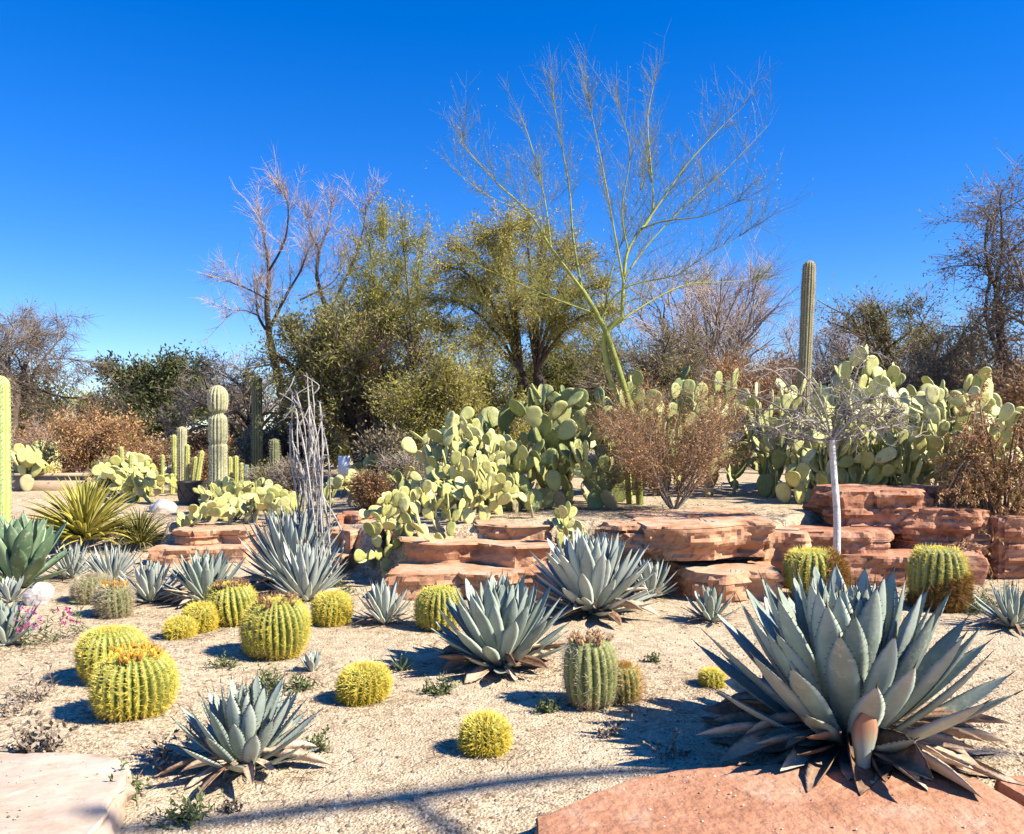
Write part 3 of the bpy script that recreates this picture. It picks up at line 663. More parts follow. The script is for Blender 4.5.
barrel('small dense yellow barrel cactus, left and nearer of a touching pair', G(180, 637), .21, .16, 20, 205, dense=2.2, slen=.036, sr=.0018, flesh=M_barrel)
barrel('small dense yellow barrel cactus, right and taller of a touching pair', G(194, 633)+Vector((.02, .08, 0)), .25, .23, 20, 206, dense=2.2, slen=.036, sr=.0018)
barrel('round yellow barrel cactus right of the brown crowned pair', G(332, 624), .30, .28, 21, 207, dense=1.8, slen=.034, sr=.0017)
barrel('lone yellow barrel cactus on open sand right of the tiny silver agave', G(362, 700), .27, .225, 21, 208, lean=(.10, -.06), dense=1.9, slen=.036, sr=.0018)
barrel('small bright yellow barrel cactus alone in the centre foreground', G(485, 752), .205, .19, 18, 209, dense=2.4, slen=.038, sr=.0018)
barrel('yellow green barrel cactus behind the left side of the middle agave', G(437, 628), .36, .36, 22, 210, lean=(.07, -.05), dense=1.0, slen=.028, shape=.8)
barrel('tiny yellow barrel cactus left of the largest agave', G(712, 686), .15, .12, 16, 211, dense=2.2, slen=.022)
barrel('leaning barrel cactus with a rusty right side before the white trunk', G(818, 600), .56, .50, 24, 212, spine=M_yspine, slen=.04, lean=(-.10, .05), shape=.75, side=(.9, -.42, -.1, .14), sr=.0017)
barrel('dark green upright barrel cactus with rusty base near the right edge', G(938, 608), .50, .58, 22, 213, spine=M_yspine, flesh=M_barrel_d, slen=.04, shape=.6, side=(.3, -.3, -.9, .10), sr=.0016)
barrel('grey green ribbed barrel cactus in the middle foreground with brown fruit on top', G(592, 704), .315, .41, 17, 214, lean=(-.04, -.02), spine=M_gspine, flesh=M_barrel_d, crown=M_crown_b, dense=.55, slen=.04, shape=.55, sr=.0014)
barrel('small brown dried barrel cactus pup leaning on the grey ribbed one', G(622, 700)+Vector((0, -.02, 0)), .19, .23, 14, 215, spine=M_rspine, flesh=M_barrel_d, dense=1.2, slen=.045, shape=.6, sr=.0014)
barrel('narrow grey barrel cactus with an orange top among the left agaves', G(114, 616), .28, .30, 18, 216, spine=M_gspine, flesh=M_barrel_d, crown=M_crown_o, dense=1.5, slen=.045, shape=.6)
barrel('faded tan barrel cactus hidden behind the grey one with an orange top', G(92, 602), .32, .26, 18, 217, spine=M_gspine, flesh=M_barrel_d, dense=2.0, slen=.05, shape=.7)

# ------------------------------------------------------------------ prickly pears
def pad_mesh(name, wr, thr, seed, material):
    n = 28; mb = MB(); rg = random.Random(seed); out = []
    for k in range(n):
        a = 2*math.pi*k/n; s_ = math.sin(a); c = -math.cos(a)
        z = .5+.5*c; wd = wr*.5*abs(s_)**.9*(.62+.48*z**.8)*(1+.03*rg.uniform(-1, 1))
        out.append((math.copysign(wd, s_), z))
    rings = [(1, 0), (.93, .75), (.7, 1.0), (.4, 1.02)]
    Vv = []
    bendy = .06*rg.uniform(-1, 1)
    def pt(x, z, f, t):
        return (x*f, t*thr*.5*(.6+.5*(1-z))+bendy*math.sin(z*3)*.5+.04*rg.uniform(-.3, .3)*f, .52+(z-.52)*f)
    for sgn in (1, -1):
        for f, t in rings:
            if sgn == -1 and f == 1: continue
            Vv += [pt(x, z, f, t*sgn) for x, z in out]
        Vv.append((0, sgn*thr*.5+bendy*.5, .52))
    q = []; tri = []
    for r_ in range(3):
        for k in range(n): q.append((r_*n+k, r_*n+(k+1) % n, (r_+1)*n+(k+1) % n, (r_+1)*n+k))
    c1 = 4*n
    for k in range(n): tri.append((3*n+k, 3*n+(k+1) % n, c1))
    b0 = 4*n+1
    for k in range(n): q.append((b0+k, b0+(k+1) % n, (k+1) % n, k))
    for r_ in range(2):
        for k in range(n): q.append((b0+(r_+1)*n+k, b0+(r_+1)*n+(k+1) % n, b0+r_*n+(k+1) % n, b0+r_*n+k))
    c2 = b0+3*n
    for k in range(n): tri.append((b0+2*n+(k+1) % n, b0+2*n+k, c2))
    mb.add(Vv, {4: q, 3: tri}, .5)
    o = mb.build(name, material); me = o.data; bpy.data.objects.remove(o); return me
PADS = {}
for key, mt, wr in (('s', M_pad_s, .72), ('b', M_pad_b, .80), ('w', M_pad_w, .74), ('o', M_pad_old, .72)):
    PADS[key] = [pad_mesh('pad', wr*random.Random(k).uniform(.9, 1.1), .13, k+ord(key), mt) for k in range(4)]
def pear(label, top, d, dspread, padl, n, kind, seed, zlow=None, group='prickly pear cacti', seeds=6, name='prickly_pear', face=.9, lean_out=0.0):
    """top: profile [(px, py)...] of the crown's upper outline seen at distance d"""
    rg = random.Random(seed)
    xs = [(p[0]-512)/F*d for p in top]; zs = [CZ-(p[1]-HZ)/F*d for p in top]
    x0, x1 = xs[0], xs[-1]; cx = (x0+x1)/2
    loc = Vector((cx, d, H(cx, d, False))); root = thing(name, label, 'prickly pear', loc, group)
    pads = []; cnt = [0]
    def mk(b, a, nrm, L, old=False):
        me = rg.choice(PADS['o' if old else kind])
        o = bpy.data.objects.new('pad', me); C.objects.link(o); o.parent = root
        a = a.normalized(); nrm = (nrm-a*nrm.dot(a)).normalized(); s_ = nrm.cross(a)
        Mx = Matrix((( s_.x*L, nrm.x*L, a.x*L, b.x-loc.x), (s_.y*L, nrm.y*L, a.y*L, b.y-loc.y), (s_.z*L, nrm.z*L, a.z*L, b.z-loc.z), (0, 0, 0, 1)))
        o.matrix_local = Mx; pads.append((b.copy(), a, s_, nrm, L)); cnt[0] += 1
    def rnd_n():
        az = -math.pi/2+.62+rg.gauss(0, face); return Vector((math.cos(az), math.sin(az), rg.uniform(-.15, .6))).normalized()
    fr = []
    for k in range(seeds):
        x = x0+(x1-x0)*(k+.5+rg.uniform(-.3, .3))/seeds; y = d+rg.uniform(-1, 1)*dspread
        z = H(x, y, False)-.02
        a = Vector((rg.gauss(0, .25), rg.gauss(0, .25)-.0, 1)); mk(Vector((x, y, z)), a, rnd_n(), padl*rg.uniform(.9, 1.15), old=rg.random() < .5)
    tries = 0
    while cnt[0] < n and tries < 9000:
        tries += 1
        # favour recent pads so arms reach the crown outline
        b, a, s_, nr, L = pads[int(len(pads)*(rg.random()**.75))]
        u = rg.gauss(0, .65); u = max(-1.2, min(1.2, u))
        att = b+a*L*(.5+.47*math.cos(u))+s_*L*.36*math.sin(u)
        na = (a*math.cos(u*.8)+s_*math.sin(u*.8)+nr*rg.uniform(-.5, .5)+Vector((0, 0, .35))).normalized()
        if na.z < -.2: continue
        L2 = padl*rg.uniform(.72, 1.12); tipp = att+na*L2
        env = float(np.interp(tipp.x, xs, zs))
        if tipp.z > env+padl*.15 or not (x0-padl*.3 < tipp.x < x1+padl*.3) or abs(tipp.y-d) > dspread*1.5+padl*.5: continue
        if tipp.z < H(tipp.x, tipp.y, False)+.03 and lean_out == 0: continue
        ctr = att+na*L2*.5
        if any((ctr-(p[0]+p[1]*p[4]*.5)).length < padl*.43 for p in pads): continue
        mk(att-na*L2*.03, na, rnd_n(), L2, False)
    return root
pear('low pale prickly pear with small round pads spilling over the wall, front left', [(366, 512), (385, 492), (420, 482), (455, 478), (490, 500)], 8.7, .35, .165, 95, 's', 301, seeds=9)
pear('small pad prickly pear mound behind the front one, above the orange slabs', [(400, 470), (425, 455), (470, 445), (500, 470), (545, 495)], 9.3, .4, .175, 95, 's', 302, seeds=9)
pear('little prickly pear clump on the terrace edge above the big full agave', [(546, 528), (556, 505), (572, 498), (584, 526)], 8.5, .14, .15, 22, 's', 303, seeds=4)
pear('tall pale prickly pear with narrow upright pads left of the broad padded one', [(400, 432), (425, 425), (450, 412), (478, 405), (500, 412)], 10.4, .45, .24, 90, 'w', 304, seeds=7)
pear('dark prickly pear with the broadest pads in the centre, left of the palo verde', [(488, 405), (515, 392), (545, 385), (570, 384), (598, 395), (624, 420)], 11.0, .6, .34, 100, 'b', 305, seeds=7)
pear('broad pad prickly pear right behind the palo verde trunk', [(590, 388), (615, 378), (640, 372), (655, 380)], 12.2, .5, .35, 60, 'b', 306, seeds=4)
pear('prickly pear behind the rust brown bush with one pad standing above', [(650, 385), (680, 380), (702, 360), (725, 385), (755, 400), (770, 420)], 12.3, .7, .33, 100, 'b', 307, seeds=8)
pear('pale prickly pear left of the small white trunked tree', [(742, 395), (765, 375), (800, 372), (825, 380)], 12.6, .6, .30, 100, 'w', 308, seeds=6)
pear('tallest pale prickly pear behind the white trunked tree', [(806, 385), (830, 358), (852, 350), (872, 358), (890, 385)], 11.8, .6, .30, 100, 'w', 309, seeds=6)
pear('wide pale prickly pear between the tallest one and the rusty drooping bush', [(868, 372), (890, 356), (910, 366), (930, 375), (945, 392)], 11.4, .5, .29, 100, 'w', 310, seeds=5)
pear('pale prickly pear on the right partly covered by the rusty drooping bush', [(928, 385), (945, 372), (962, 362), (980, 380), (1004, 398)], 11.0, .5, .28, 100, 'w', 311, seeds=5)
pear('shaded prickly pear low behind the white trunk', [(775, 430), (810, 420), (850, 420), (880, 430)], 10.9, .4, .30, 60, 'w', 321, seeds=10)
pear('prickly pear low between the white trunk and the bulky red block', [(868, 435), (900, 420), (940, 425), (960, 440)], 10.5, .4, .28, 60, 'w', 322, seeds=9)
pear('low prickly pear at the foot of the broadest padded one', [(500, 455), (540, 440), (590, 440), (620, 455)], 10.1, .4, .27, 60, 'b', 323, seeds=9)
pear('prickly pear far back above the pale ones, nearest the tall saguaro', [(770, 372), (800, 366), (830, 372)], 13.4, .5, .36, 50, 'w', 324, seeds=6)
pear('low yellowish prickly pear with small pads on the left wall, left half', [(188, 512), (215, 500), (240, 496)], 11.1, .45, .20, 60, 's', 312, seeds=7)
pear('low yellowish prickly pear with small pads on the left wall, right half', [(236, 500), (265, 488), (300, 494)], 10.9, .45, .20, 60, 's', 313, seeds=7)
pear('small prickly pear in the background right of the bleached stems', [(328, 482), (350, 470), (380, 475), (408, 470)], 12.5, .5, .22, 60, 's', 314, seeds=6)
pear('olive prickly pear beneath dark trees far behind the bleached stems', [(345, 470), (375, 455), (410, 462)], 15, .6, .28, 50, 'b', 315, seeds=5)
pear('yellowish prickly pear in the far left background under the lantern', [(108, 475), (130, 452), (155, 470)], 15, .5, .30, 40, 's', 316, seeds=4)
pear('crowded yellow green prickly pear between the bronze planter and the lantern', [(95, 480), (120, 468), (150, 470), (178, 486)], 14.2, .4, .22, 70, 's', 318, seeds=8)
pear('small yellowish prickly pear at the foot of the pinched saguaro', [(200, 490), (222, 480), (262, 482), (280, 492)], 12.4, .4, .2, 70, 's', 319, seeds=8)
pear('pale prickly pear in the middle of the right bank with crowded small pads', [(790, 392), (830, 378), (880, 380), (910, 398)], 10.9, .35, .25, 100, 'w', 325, seeds=7)
pear('pale prickly pear against the rusty drooping bush with crowded small pads', [(900, 395), (930, 385), (965, 380), (1000, 400)], 10.3, .35, .25, 100, 'w', 326, seeds=7)
pear('prickly pear just behind the small pad mound, under the narrow padded one', [(415, 445), (450, 430), (500, 430), (530, 450)], 9.9, .35, .19, 100, 's', 327, seeds=8)
pear('pale prickly pear far left beside the lime cactus post', [(12, 450), (35, 440), (58, 462)], 16, .6, .32, 45, 's', 317, seeds=4)

# ------------------------------------------------------------------ columnar cacti
def column_mesh(mb, sp, p0, Ht, Rr, ribs, notch, rg, lean=(0, 0), round_top=True, spl=.02):
    nv = max(20, int(Ht/.022)); per = 4; nu = ribs*per
    zz = np.linspace(0, 1, nv); top = Rr*1.1/Ht
    zz = np.concatenate([zz[:-1]*(1-top), (1-top)+top*np.sin(np.linspace(0, .5*np.pi, 7))])
    pr = np.ones_like(zz); cap = np.clip((zz-(1-top))/top, 0, 1); pr = np.sqrt(np.clip(1-cap**2, .0015, 1))
    for u, dp, w_ in notch: pr *= 1-dp*np.exp(-((zz-u)/w_)**2)
    pr *= 1+.03*np.sin(zz*17+Ht*9)
    th = np.arange(nu)*2*np.pi/nu; rib = np.abs(np.cos(.5*ribs*th))**.8
    rad = Rr*pr[:, None]*(.84+.18*rib[None])
    cxl = lean[0]*zz*Ht+.02*Rr*np.sin(zz*5); cyl = lean[1]*zz*Ht
    V = np.stack([rad*np.cos(th)[None]+cxl[:, None], rad*np.sin(th)[None]+cyl[:, None], np.broadcast_to((zz*Ht)[:, None], rad.shape)], -1).reshape(-1, 3)+np.array(p0)
    n = len(zz); i = np.arange(n-1)[:, None]*nu; j = np.arange(nu)[None]; k = (j+1) % nu
    q = np.stack([i+j, i+k, i+nu+k, i+nu+j], -1).reshape(-1, 4)
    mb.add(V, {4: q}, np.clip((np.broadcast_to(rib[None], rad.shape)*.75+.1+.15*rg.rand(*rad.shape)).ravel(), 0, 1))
    if sp is not None:
        na = max(6, int(Ht/.05)); P0 = []; D = []
        for r_ in range(ribs):
            a = 2*np.pi*r_/ribs
            for s_ in range(na):
                u = (s_+.5)/na*.99; rr_ = Rr*np.interp(u, zz, pr)*1.02
                c = np.array([rr_*math.cos(a)+lean[0]*u*Ht, rr_*math.sin(a)+lean[1]*u*Ht, u*Ht])+np.array(p0)
                for _ in range(4):
                    dd = np.array([math.cos(a), math.sin(a), .1])+rg.normal(size=3)*.7; P0.append(c); D.append(dd/np.linalg.norm(dd))
        P0 = np.array(P0); D = np.array(D); sticks(sp, P0, P0+D*spl*(.6+.8*rg.rand(len(P0), 1)), .0022, .001, rg.rand(len(P0)))
def columns(label, stems, material, seed, name='columnar_cactus', cat='cactus', spines=True, spm=M_gspine, group=None):
    """stems: (px, ytop, radius_px, d, ribs, notches, lean)"""
    rg = np.random.RandomState(seed); px, yt, rp, d = stems[0][:4]
    loc = base(px, d); root = thing(name, label, cat, loc, group)
    sp = MB() if spines else None
    for px, yt, rp, d, ribs, notch, lean in stems:
        b = base(px, d); top = CZ-(yt-HZ)/F*d; mb = MB()
        column_mesh(mb, sp, b, top-b.z+.03, m(rp, d), ribs, notch, rg, lean, spl=.03)
        mb.build('stem', material, root)
    if sp is not None: sp.build('spines', spm, root)
    return root
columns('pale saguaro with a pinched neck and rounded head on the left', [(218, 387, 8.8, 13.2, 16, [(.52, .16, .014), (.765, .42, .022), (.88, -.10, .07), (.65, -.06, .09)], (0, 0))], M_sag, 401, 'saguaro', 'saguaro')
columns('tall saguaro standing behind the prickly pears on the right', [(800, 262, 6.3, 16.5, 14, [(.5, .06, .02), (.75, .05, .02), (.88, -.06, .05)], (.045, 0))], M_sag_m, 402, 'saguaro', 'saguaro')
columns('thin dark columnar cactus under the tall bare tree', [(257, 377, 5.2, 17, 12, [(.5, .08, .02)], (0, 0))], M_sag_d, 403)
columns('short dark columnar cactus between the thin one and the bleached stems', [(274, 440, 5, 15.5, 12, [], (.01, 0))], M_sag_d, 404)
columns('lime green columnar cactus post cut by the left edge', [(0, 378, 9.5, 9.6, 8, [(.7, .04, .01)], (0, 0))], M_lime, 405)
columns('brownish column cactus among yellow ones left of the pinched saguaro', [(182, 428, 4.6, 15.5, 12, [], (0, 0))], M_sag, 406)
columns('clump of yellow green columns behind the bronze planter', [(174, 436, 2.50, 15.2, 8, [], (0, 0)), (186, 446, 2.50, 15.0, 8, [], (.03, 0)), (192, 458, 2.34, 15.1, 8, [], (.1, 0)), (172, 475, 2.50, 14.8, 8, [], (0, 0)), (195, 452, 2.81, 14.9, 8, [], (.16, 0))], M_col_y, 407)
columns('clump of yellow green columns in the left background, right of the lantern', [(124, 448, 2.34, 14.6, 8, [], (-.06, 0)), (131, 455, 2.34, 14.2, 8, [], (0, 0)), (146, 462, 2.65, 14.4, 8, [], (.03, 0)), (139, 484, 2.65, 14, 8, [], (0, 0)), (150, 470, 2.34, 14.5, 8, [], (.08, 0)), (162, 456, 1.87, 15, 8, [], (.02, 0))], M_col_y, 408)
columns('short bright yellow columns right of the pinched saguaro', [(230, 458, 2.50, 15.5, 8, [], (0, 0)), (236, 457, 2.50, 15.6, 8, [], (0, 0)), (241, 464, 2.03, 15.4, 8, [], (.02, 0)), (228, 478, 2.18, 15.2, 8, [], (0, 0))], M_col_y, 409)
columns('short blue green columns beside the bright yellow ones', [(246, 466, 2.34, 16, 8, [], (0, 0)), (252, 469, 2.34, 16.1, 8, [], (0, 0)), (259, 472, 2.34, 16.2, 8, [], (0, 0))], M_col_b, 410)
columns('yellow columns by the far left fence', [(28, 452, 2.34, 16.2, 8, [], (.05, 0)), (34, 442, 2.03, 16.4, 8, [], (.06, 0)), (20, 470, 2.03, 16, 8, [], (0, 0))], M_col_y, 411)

# ------------------------------------------------------------------ trees and shrubs
def branch(mbT, mbC, tips, rg, p, d, L, r, lev, P):
    n = max(4, int(L/P['seg'])); pts = [p]; q = p.copy(); ds = [d]
    for k in range(n):
        d = nrmz(d+rg.normal(size=3)*P['wander'][lev]+np.array([0, 0, P['trop'][lev]]))
        q = q+d*L/n; pts.append(q); ds.append(d)
    rads = r*np.linspace(1, P.get('taper', .4), n+1)
    last = P['levels']
    tube(mbT if lev <= P['limb'] else mbC, pts, rads, 6 if lev == 0 else (4 if lev < last else 3), rg.rand(), cap=False)
    if lev < last:
        kk = P['kids'][lev]
        for c in range(kk):
            t = P['start'][lev]+(1-P['start'][lev])*((c+rg.rand()*.8)/kk); t = min(t, .99)
            i_ = int(t*n); pp = pts[i_]; dd = ds[i_]
            ax = nrmz(np.cross(dd, rg.normal(size=3))); an = P['angle'][lev]*(.6+.8*rg.rand())
            nd = nrmz(dd*math.cos(an)+ax*math.sin(an))
            if 'flat' in P: nd = nrmz(nd*np.array([1, 1, P['flat']]))
            branch(mbT, mbC, tips, rg, pp, nd, L*P['ratio'][lev]*(.65+.6*rg.rand())*(1-.35*t), rads[i_]*.62, lev+1, P)
    if lev >= last-1:
        for k in range(1, n+1): tips.append((pts[k], ds[k]))
def make_tree(name, label, cat, loc, seed, Ht, P, bark, twig, leaf=None, nleaf=0, lsize=.05, lw=.4, sticksn=0, stick_l=.25, stick_r=.003, group=None, trunks=1, spread_lean=.2, trunk_r=None, leafspread=.08, squash=None):
    rg = np.random.RandomState(seed); root = thing(name, label, cat, loc, group)
    T, K, Lf = MB(), MB(), MB(); tips = []
    tr = trunk_r or Ht*.022
    for k in range(trunks):
        a = rg.rand()*6.28; ln = spread_lean*(.4+rg.rand())
        d = nrmz(np.array([math.cos(a)*ln, math.sin(a)*ln, 1.]))
        branch(T, K, tips, rg, np.zeros(3), d, Ht*P['trunk'], tr*(.8+.4*rg.rand()), 0, P)
    s_ = Ht/np.percentile(np.concatenate(T.v+K.v)[:, 2], 99.7)*.97
    for mb in (T, K): mb.v = [v*s_ for v in mb.v]
    TP = np.array([t[0] for t in tips])*s_; TD = np.array([t[1] for t in tips])
    if sticksn and len(TP):
        idx = rg.randint(len(TP), size=sticksn); D = TD[idx]+rg.normal(size=(sticksn, 3))*.55+np.array([0, 0, P.get('stickup', .1)]); D /= np.linalg.norm(D, axis=1)[:, None]
        l_ = stick_l*(.4+.9*rg.rand(sticksn, 1)); A = TP[idx]; B = A+D*l_
        sticks(K, A, B, stick_r, stick_r*.4, rg.rand(sticksn))
        TP = np.concatenate([TP, B, A*.5+B*.5]); TD = np.concatenate([TD, D, D])
    if leaf is not None and nleaf:
        idx = rg.randint(len(TP), size=nleaf); P_ = TP[idx]+rg.normal(size=(nleaf, 3))*leafspread
        D = TD[idx]+rg.normal(size=(nleaf, 3))*.9
        clump = np.array([.5+.9*noise.noise((p[0]*1.3+seed, p[1]*1.3, p[2]*1.3)) for p in P_])
        tn = np.clip(clump*.6+.4*rg.rand(nleaf), 0, 1)
        leaves(Lf, P_, D, lsize*(.6+.8*rg.rand(nleaf)), lsize*lw, rg, tn)
    L0 = Vector(loc)
    T.build('trunk', bark, root, loc=(0, 0, 0)); 
    K.build('crown' if leaf is None else 'twigs', twig, root, loc=(0, 0, 0))
    if leaf is not None and nleaf: Lf.build('crown', leaf, root, loc=(0, 0, 0))
    return root
MESQ = dict(levels=4, limb=1, seg=.16, wander=[.10, .17, .2, .22, .22], trop=[.02, .03, .03, .02, .0], kids=[6, 6, 5, 4], start=[.35, .25, .2, .2], angle=[.75, .7, .7, .7], ratio=[.8, .62, .58, .5], trunk=.45)
UMBR = dict(MESQ, trop=[.03, .0, .0, .02, .03], flat=.55, angle=[.95, .8, .7, .7], ratio=[1.05, .62, .55, .5])
BARE = dict(MESQ, wander=[.07, .12, .14, .16, .16], trop=[.02, .06, .07, .05, .03], angle=[.6, .6, .6, .6], stickup=.25)
DROOP = dict(MESQ, trop=[.03, .04, -.02, -.06, -.06], stickup=-.2, angle=[.8, .75, .7, .7], ratio=[.95, .7, .6, .5])
SHRUB = dict(levels=3, limb=0, seg=.12, wander=[.09, .15, .18, .2], trop=[.03, .03, .03, .0], kids=[7, 6, 5], start=[.2, .15, .1], angle=[.5, .6, .7], ratio=[.6, .6, .5], trunk=.8)
def treeh(top, d, px):
    b = base(px, d); return CZ-(top-HZ)/F*d-b.z
def T(name, label, px, top, d, seed, P, bark, twig, **kw):
    return make_tree(name, label, kw.pop('cat', 'tree'), base(px, d), seed, treeh(top, d, px), P, bark, twig, **kw)
BG = 'trees behind the cactus garden'
T('bare_tree', 'dark bare tree with drooping purple brown twigs at the left edge', 2, 275, 20, 501, DROOP, M_bark_dk, M_twig_d, sticksn=5200, stick_l=.45, stick_r=.006, group=BG, leaf=M_lf_gb, nleaf=2500, lsize=.07)
T('mesquite_tree', 'dark green flat topped tree standing apart on the left', 146, 352, 27, 502, UMBR, M_bark_dk, M_twig_d, spread_lean=.06, leaf=M_lf_dk, nleaf=15000, lsize=.14, lw=.45, sticksn=1500, stick_l=.4, stick_r=.008, group=BG, leafspread=.15, trunk_r=.14)
T('mesquite_tree', 'olive tree with dark forked trunk behind the bleached stems', 362, 300, 18, 504, MESQ, M_bark_dk, M_twig_d, leaf=M_lf_ol, nleaf=20000, lsize=.09, lw=.35, sticksn=1500, stick_l=.4, stick_r=.006, group=BG, leafspread=.08, trunks=2, trunk_r=.10)
T('creosote_bush', 'dense yellow green bush with fine leaves left of the centre prickly pears', 448, 345, 14.5, 506, SHRUB, M_bark_gr, M_twig_d, leaf=M_lf_yg, nleaf=20000, lsize=.06, lw=.4, sticksn=1800, stick_l=.3, stick_r=.004, trunks=7, spread_lean=.55, trunk_r=.03, leafspread=.07, cat='bush', group=BG)
T('bare_tree', 'pale grey bare tree behind the right side of the palo verde', 690, 248, 22, 507, BARE, M_bark_gr, M_twig_p, sticksn=2400, stick_l=.6, stick_r=.004, group=BG, trunks=3, spread_lean=.4, trunk_r=.08)
T('bare_tree', 'low pinkish bare tree left of the tall right saguaro', 748, 272, 24, 508, BARE, M_bark_gr, M_twig_p, sticksn=2000, stick_l=.6, stick_r=.004, group=BG, trunks=3, spread_lean=.5, trunk_r=.06)
T('bare_tree', 'grey bare thicket tree just right of the tall saguaro', 850, 310, 25, 509, BARE, M_bark_gr, M_twig_p, sticksn=2200, stick_l=.6, stick_r=.005, group=BG, trunks=3, spread_lean=.5, trunk_r=.07, leaf=M_lf_gb, nleaf=2500, lsize=.08)
T('mesquite_tree', 'brown olive tree with sparse leaves above the right prickly pears', 925, 285, 20, 510, MESQ, M_bark_dk, M_twig_d, leaf=M_lf_ol, nleaf=12000, lsize=.085, lw=.35, sticksn=2200, stick_l=.45, stick_r=.006, group=BG, leafspread=.08, trunks=2, spread_lean=.4)
T('mesquite_tree', 'tallest dark tree at the right edge with reddish trunk', 1030, 150, 17, 511, DROOP, M_bark_dk, M_twig_d, leaf=M_lf_gb, nleaf=12000, lsize=.085, lw=.35, sticksn=3500, stick_l=.5, stick_r=.006, group=BG, leafspread=.08, trunks=2, spread_lean=.3, trunk_r=.14)
T('palo_verde_tree', 'low olive green feathery tree behind the palo verde trunk', 650, 330, 17, 512, MESQ, M_bark_dk, M_twig_d, leaf=M_lf_ol, nleaf=6000, lsize=.08, lw=.3, sticksn=3500, stick_l=.4, stick_r=.005, group=BG, trunks=3, spread_lean=.5, trunk_r=.06)
T('mesquite_tree', 'rusty red tinged tree behind the olive tree with forked trunk', 362, 318, 17.2, 513, MESQ, M_bark_dk, M_twig_r, leaf=M_lf_br, nleaf=4500, lsize=.07, lw=.4, sticksn=2000, stick_l=.4, stick_r=.006, group=BG, trunks=2, spread_lean=.4)
for k, (px, top, d, lf, lab) in enumerate([(606, 312, 18.5, M_lf_ol, 'olive feathery tree filling the space behind the palo verde fork'), (305, 322, 19.5, M_lf_ol, 'olive feathery tree at the foot of the tall bare tree'), (425, 262, 21, M_lf_yg, 'yellow green feathery tree far behind the small pad mound'), (255, 352, 23, M_lf_gb, 'grey brown sparse tree left of the tall bare tree'), (730, 322, 20, M_lf_gb, 'sparse grey brown tree left of the right saguaro')]):
    T('mesquite_tree', lab, px, top, d, 660+k, MESQ, M_bark_dk, M_twig_p if lf is M_lf_gb else M_pv_twig, leaf=lf, nleaf=(4000 if lf is M_lf_gb else 12000), lsize=.075, lw=.3, sticksn=2200, stick_l=.35, stick_r=.004, group=BG, trunks=3, spread_lean=.45, trunk_r=.06, leafspread=.06)
SB = 'shrubs along the back of the garden'
T('dry_shrub', 'rust brown dry shrub in the left background beside the lantern', 92, 412, 16.5, 520, SHRUB, M_bark_gr, M_twig_r, leaf=M_lf_br, nleaf=9000, lsize=.06, lw=.5, sticksn=2500, stick_l=.25, stick_r=.004, trunks=7, spread_lean=.6, trunk_r=.025, cat='shrub', group=SB)
T('dry_shrub', 'orange tan dry shrub at far left next to the rust brown one', 52, 425, 18, 521, SHRUB, M_bark_gr, M_twig_p, leaf=M_lf_br, nleaf=6000, lsize=.06, lw=.5, sticksn=2500, stick_l=.25, stick_r=.004, trunks=6, spread_lean=.6, trunk_r=.025, cat='shrub', group=SB)
mids = [(118, 462, 15.6, M_lf_yg, 'low yellow green shrub among the columns below the lantern'), (206, 452, 16.5, M_lf_br, 'rusty shrub between the bronze planter and the pinched saguaro'), (298, 462, 14, M_lf_gb, 'grey brown shrub right behind the bleached stems'),
        (60, 450, 17.5, M_lf_gb, 'tan twiggy shrub behind the low tan wall'), (20, 462, 17, M_lf_ol, 'olive shrub beside the lime cactus post'), (148, 440, 18, M_lf_br, 'rusty brown shrub behind the thin yellow columns'), (264, 470, 14.5, M_lf_ol, 'low olive shrub at the foot of the dark columns'), (400, 455, 13.2, M_lf_gb, 'dry brown shrub left of the small pad mound'), (372, 478, 11.8, M_lf_br, 'low reddish brown shrub by the red slab at the bleached stems')]
for k, (px, top, d, lf, lab) in enumerate(mids):
    T('low_shrub', lab, px, top, d, 640+k, SHRUB, M_bark_gr, M_twig_r if lf is M_lf_br else M_twig_p, leaf=lf, nleaf=3600, lsize=.05, lw=.45, sticksn=1600, stick_l=.2, stick_r=.003, trunks=7, spread_lean=.6, trunk_r=.015, cat='shrub', group='low shrubs in the middle distance', leafspread=.06)
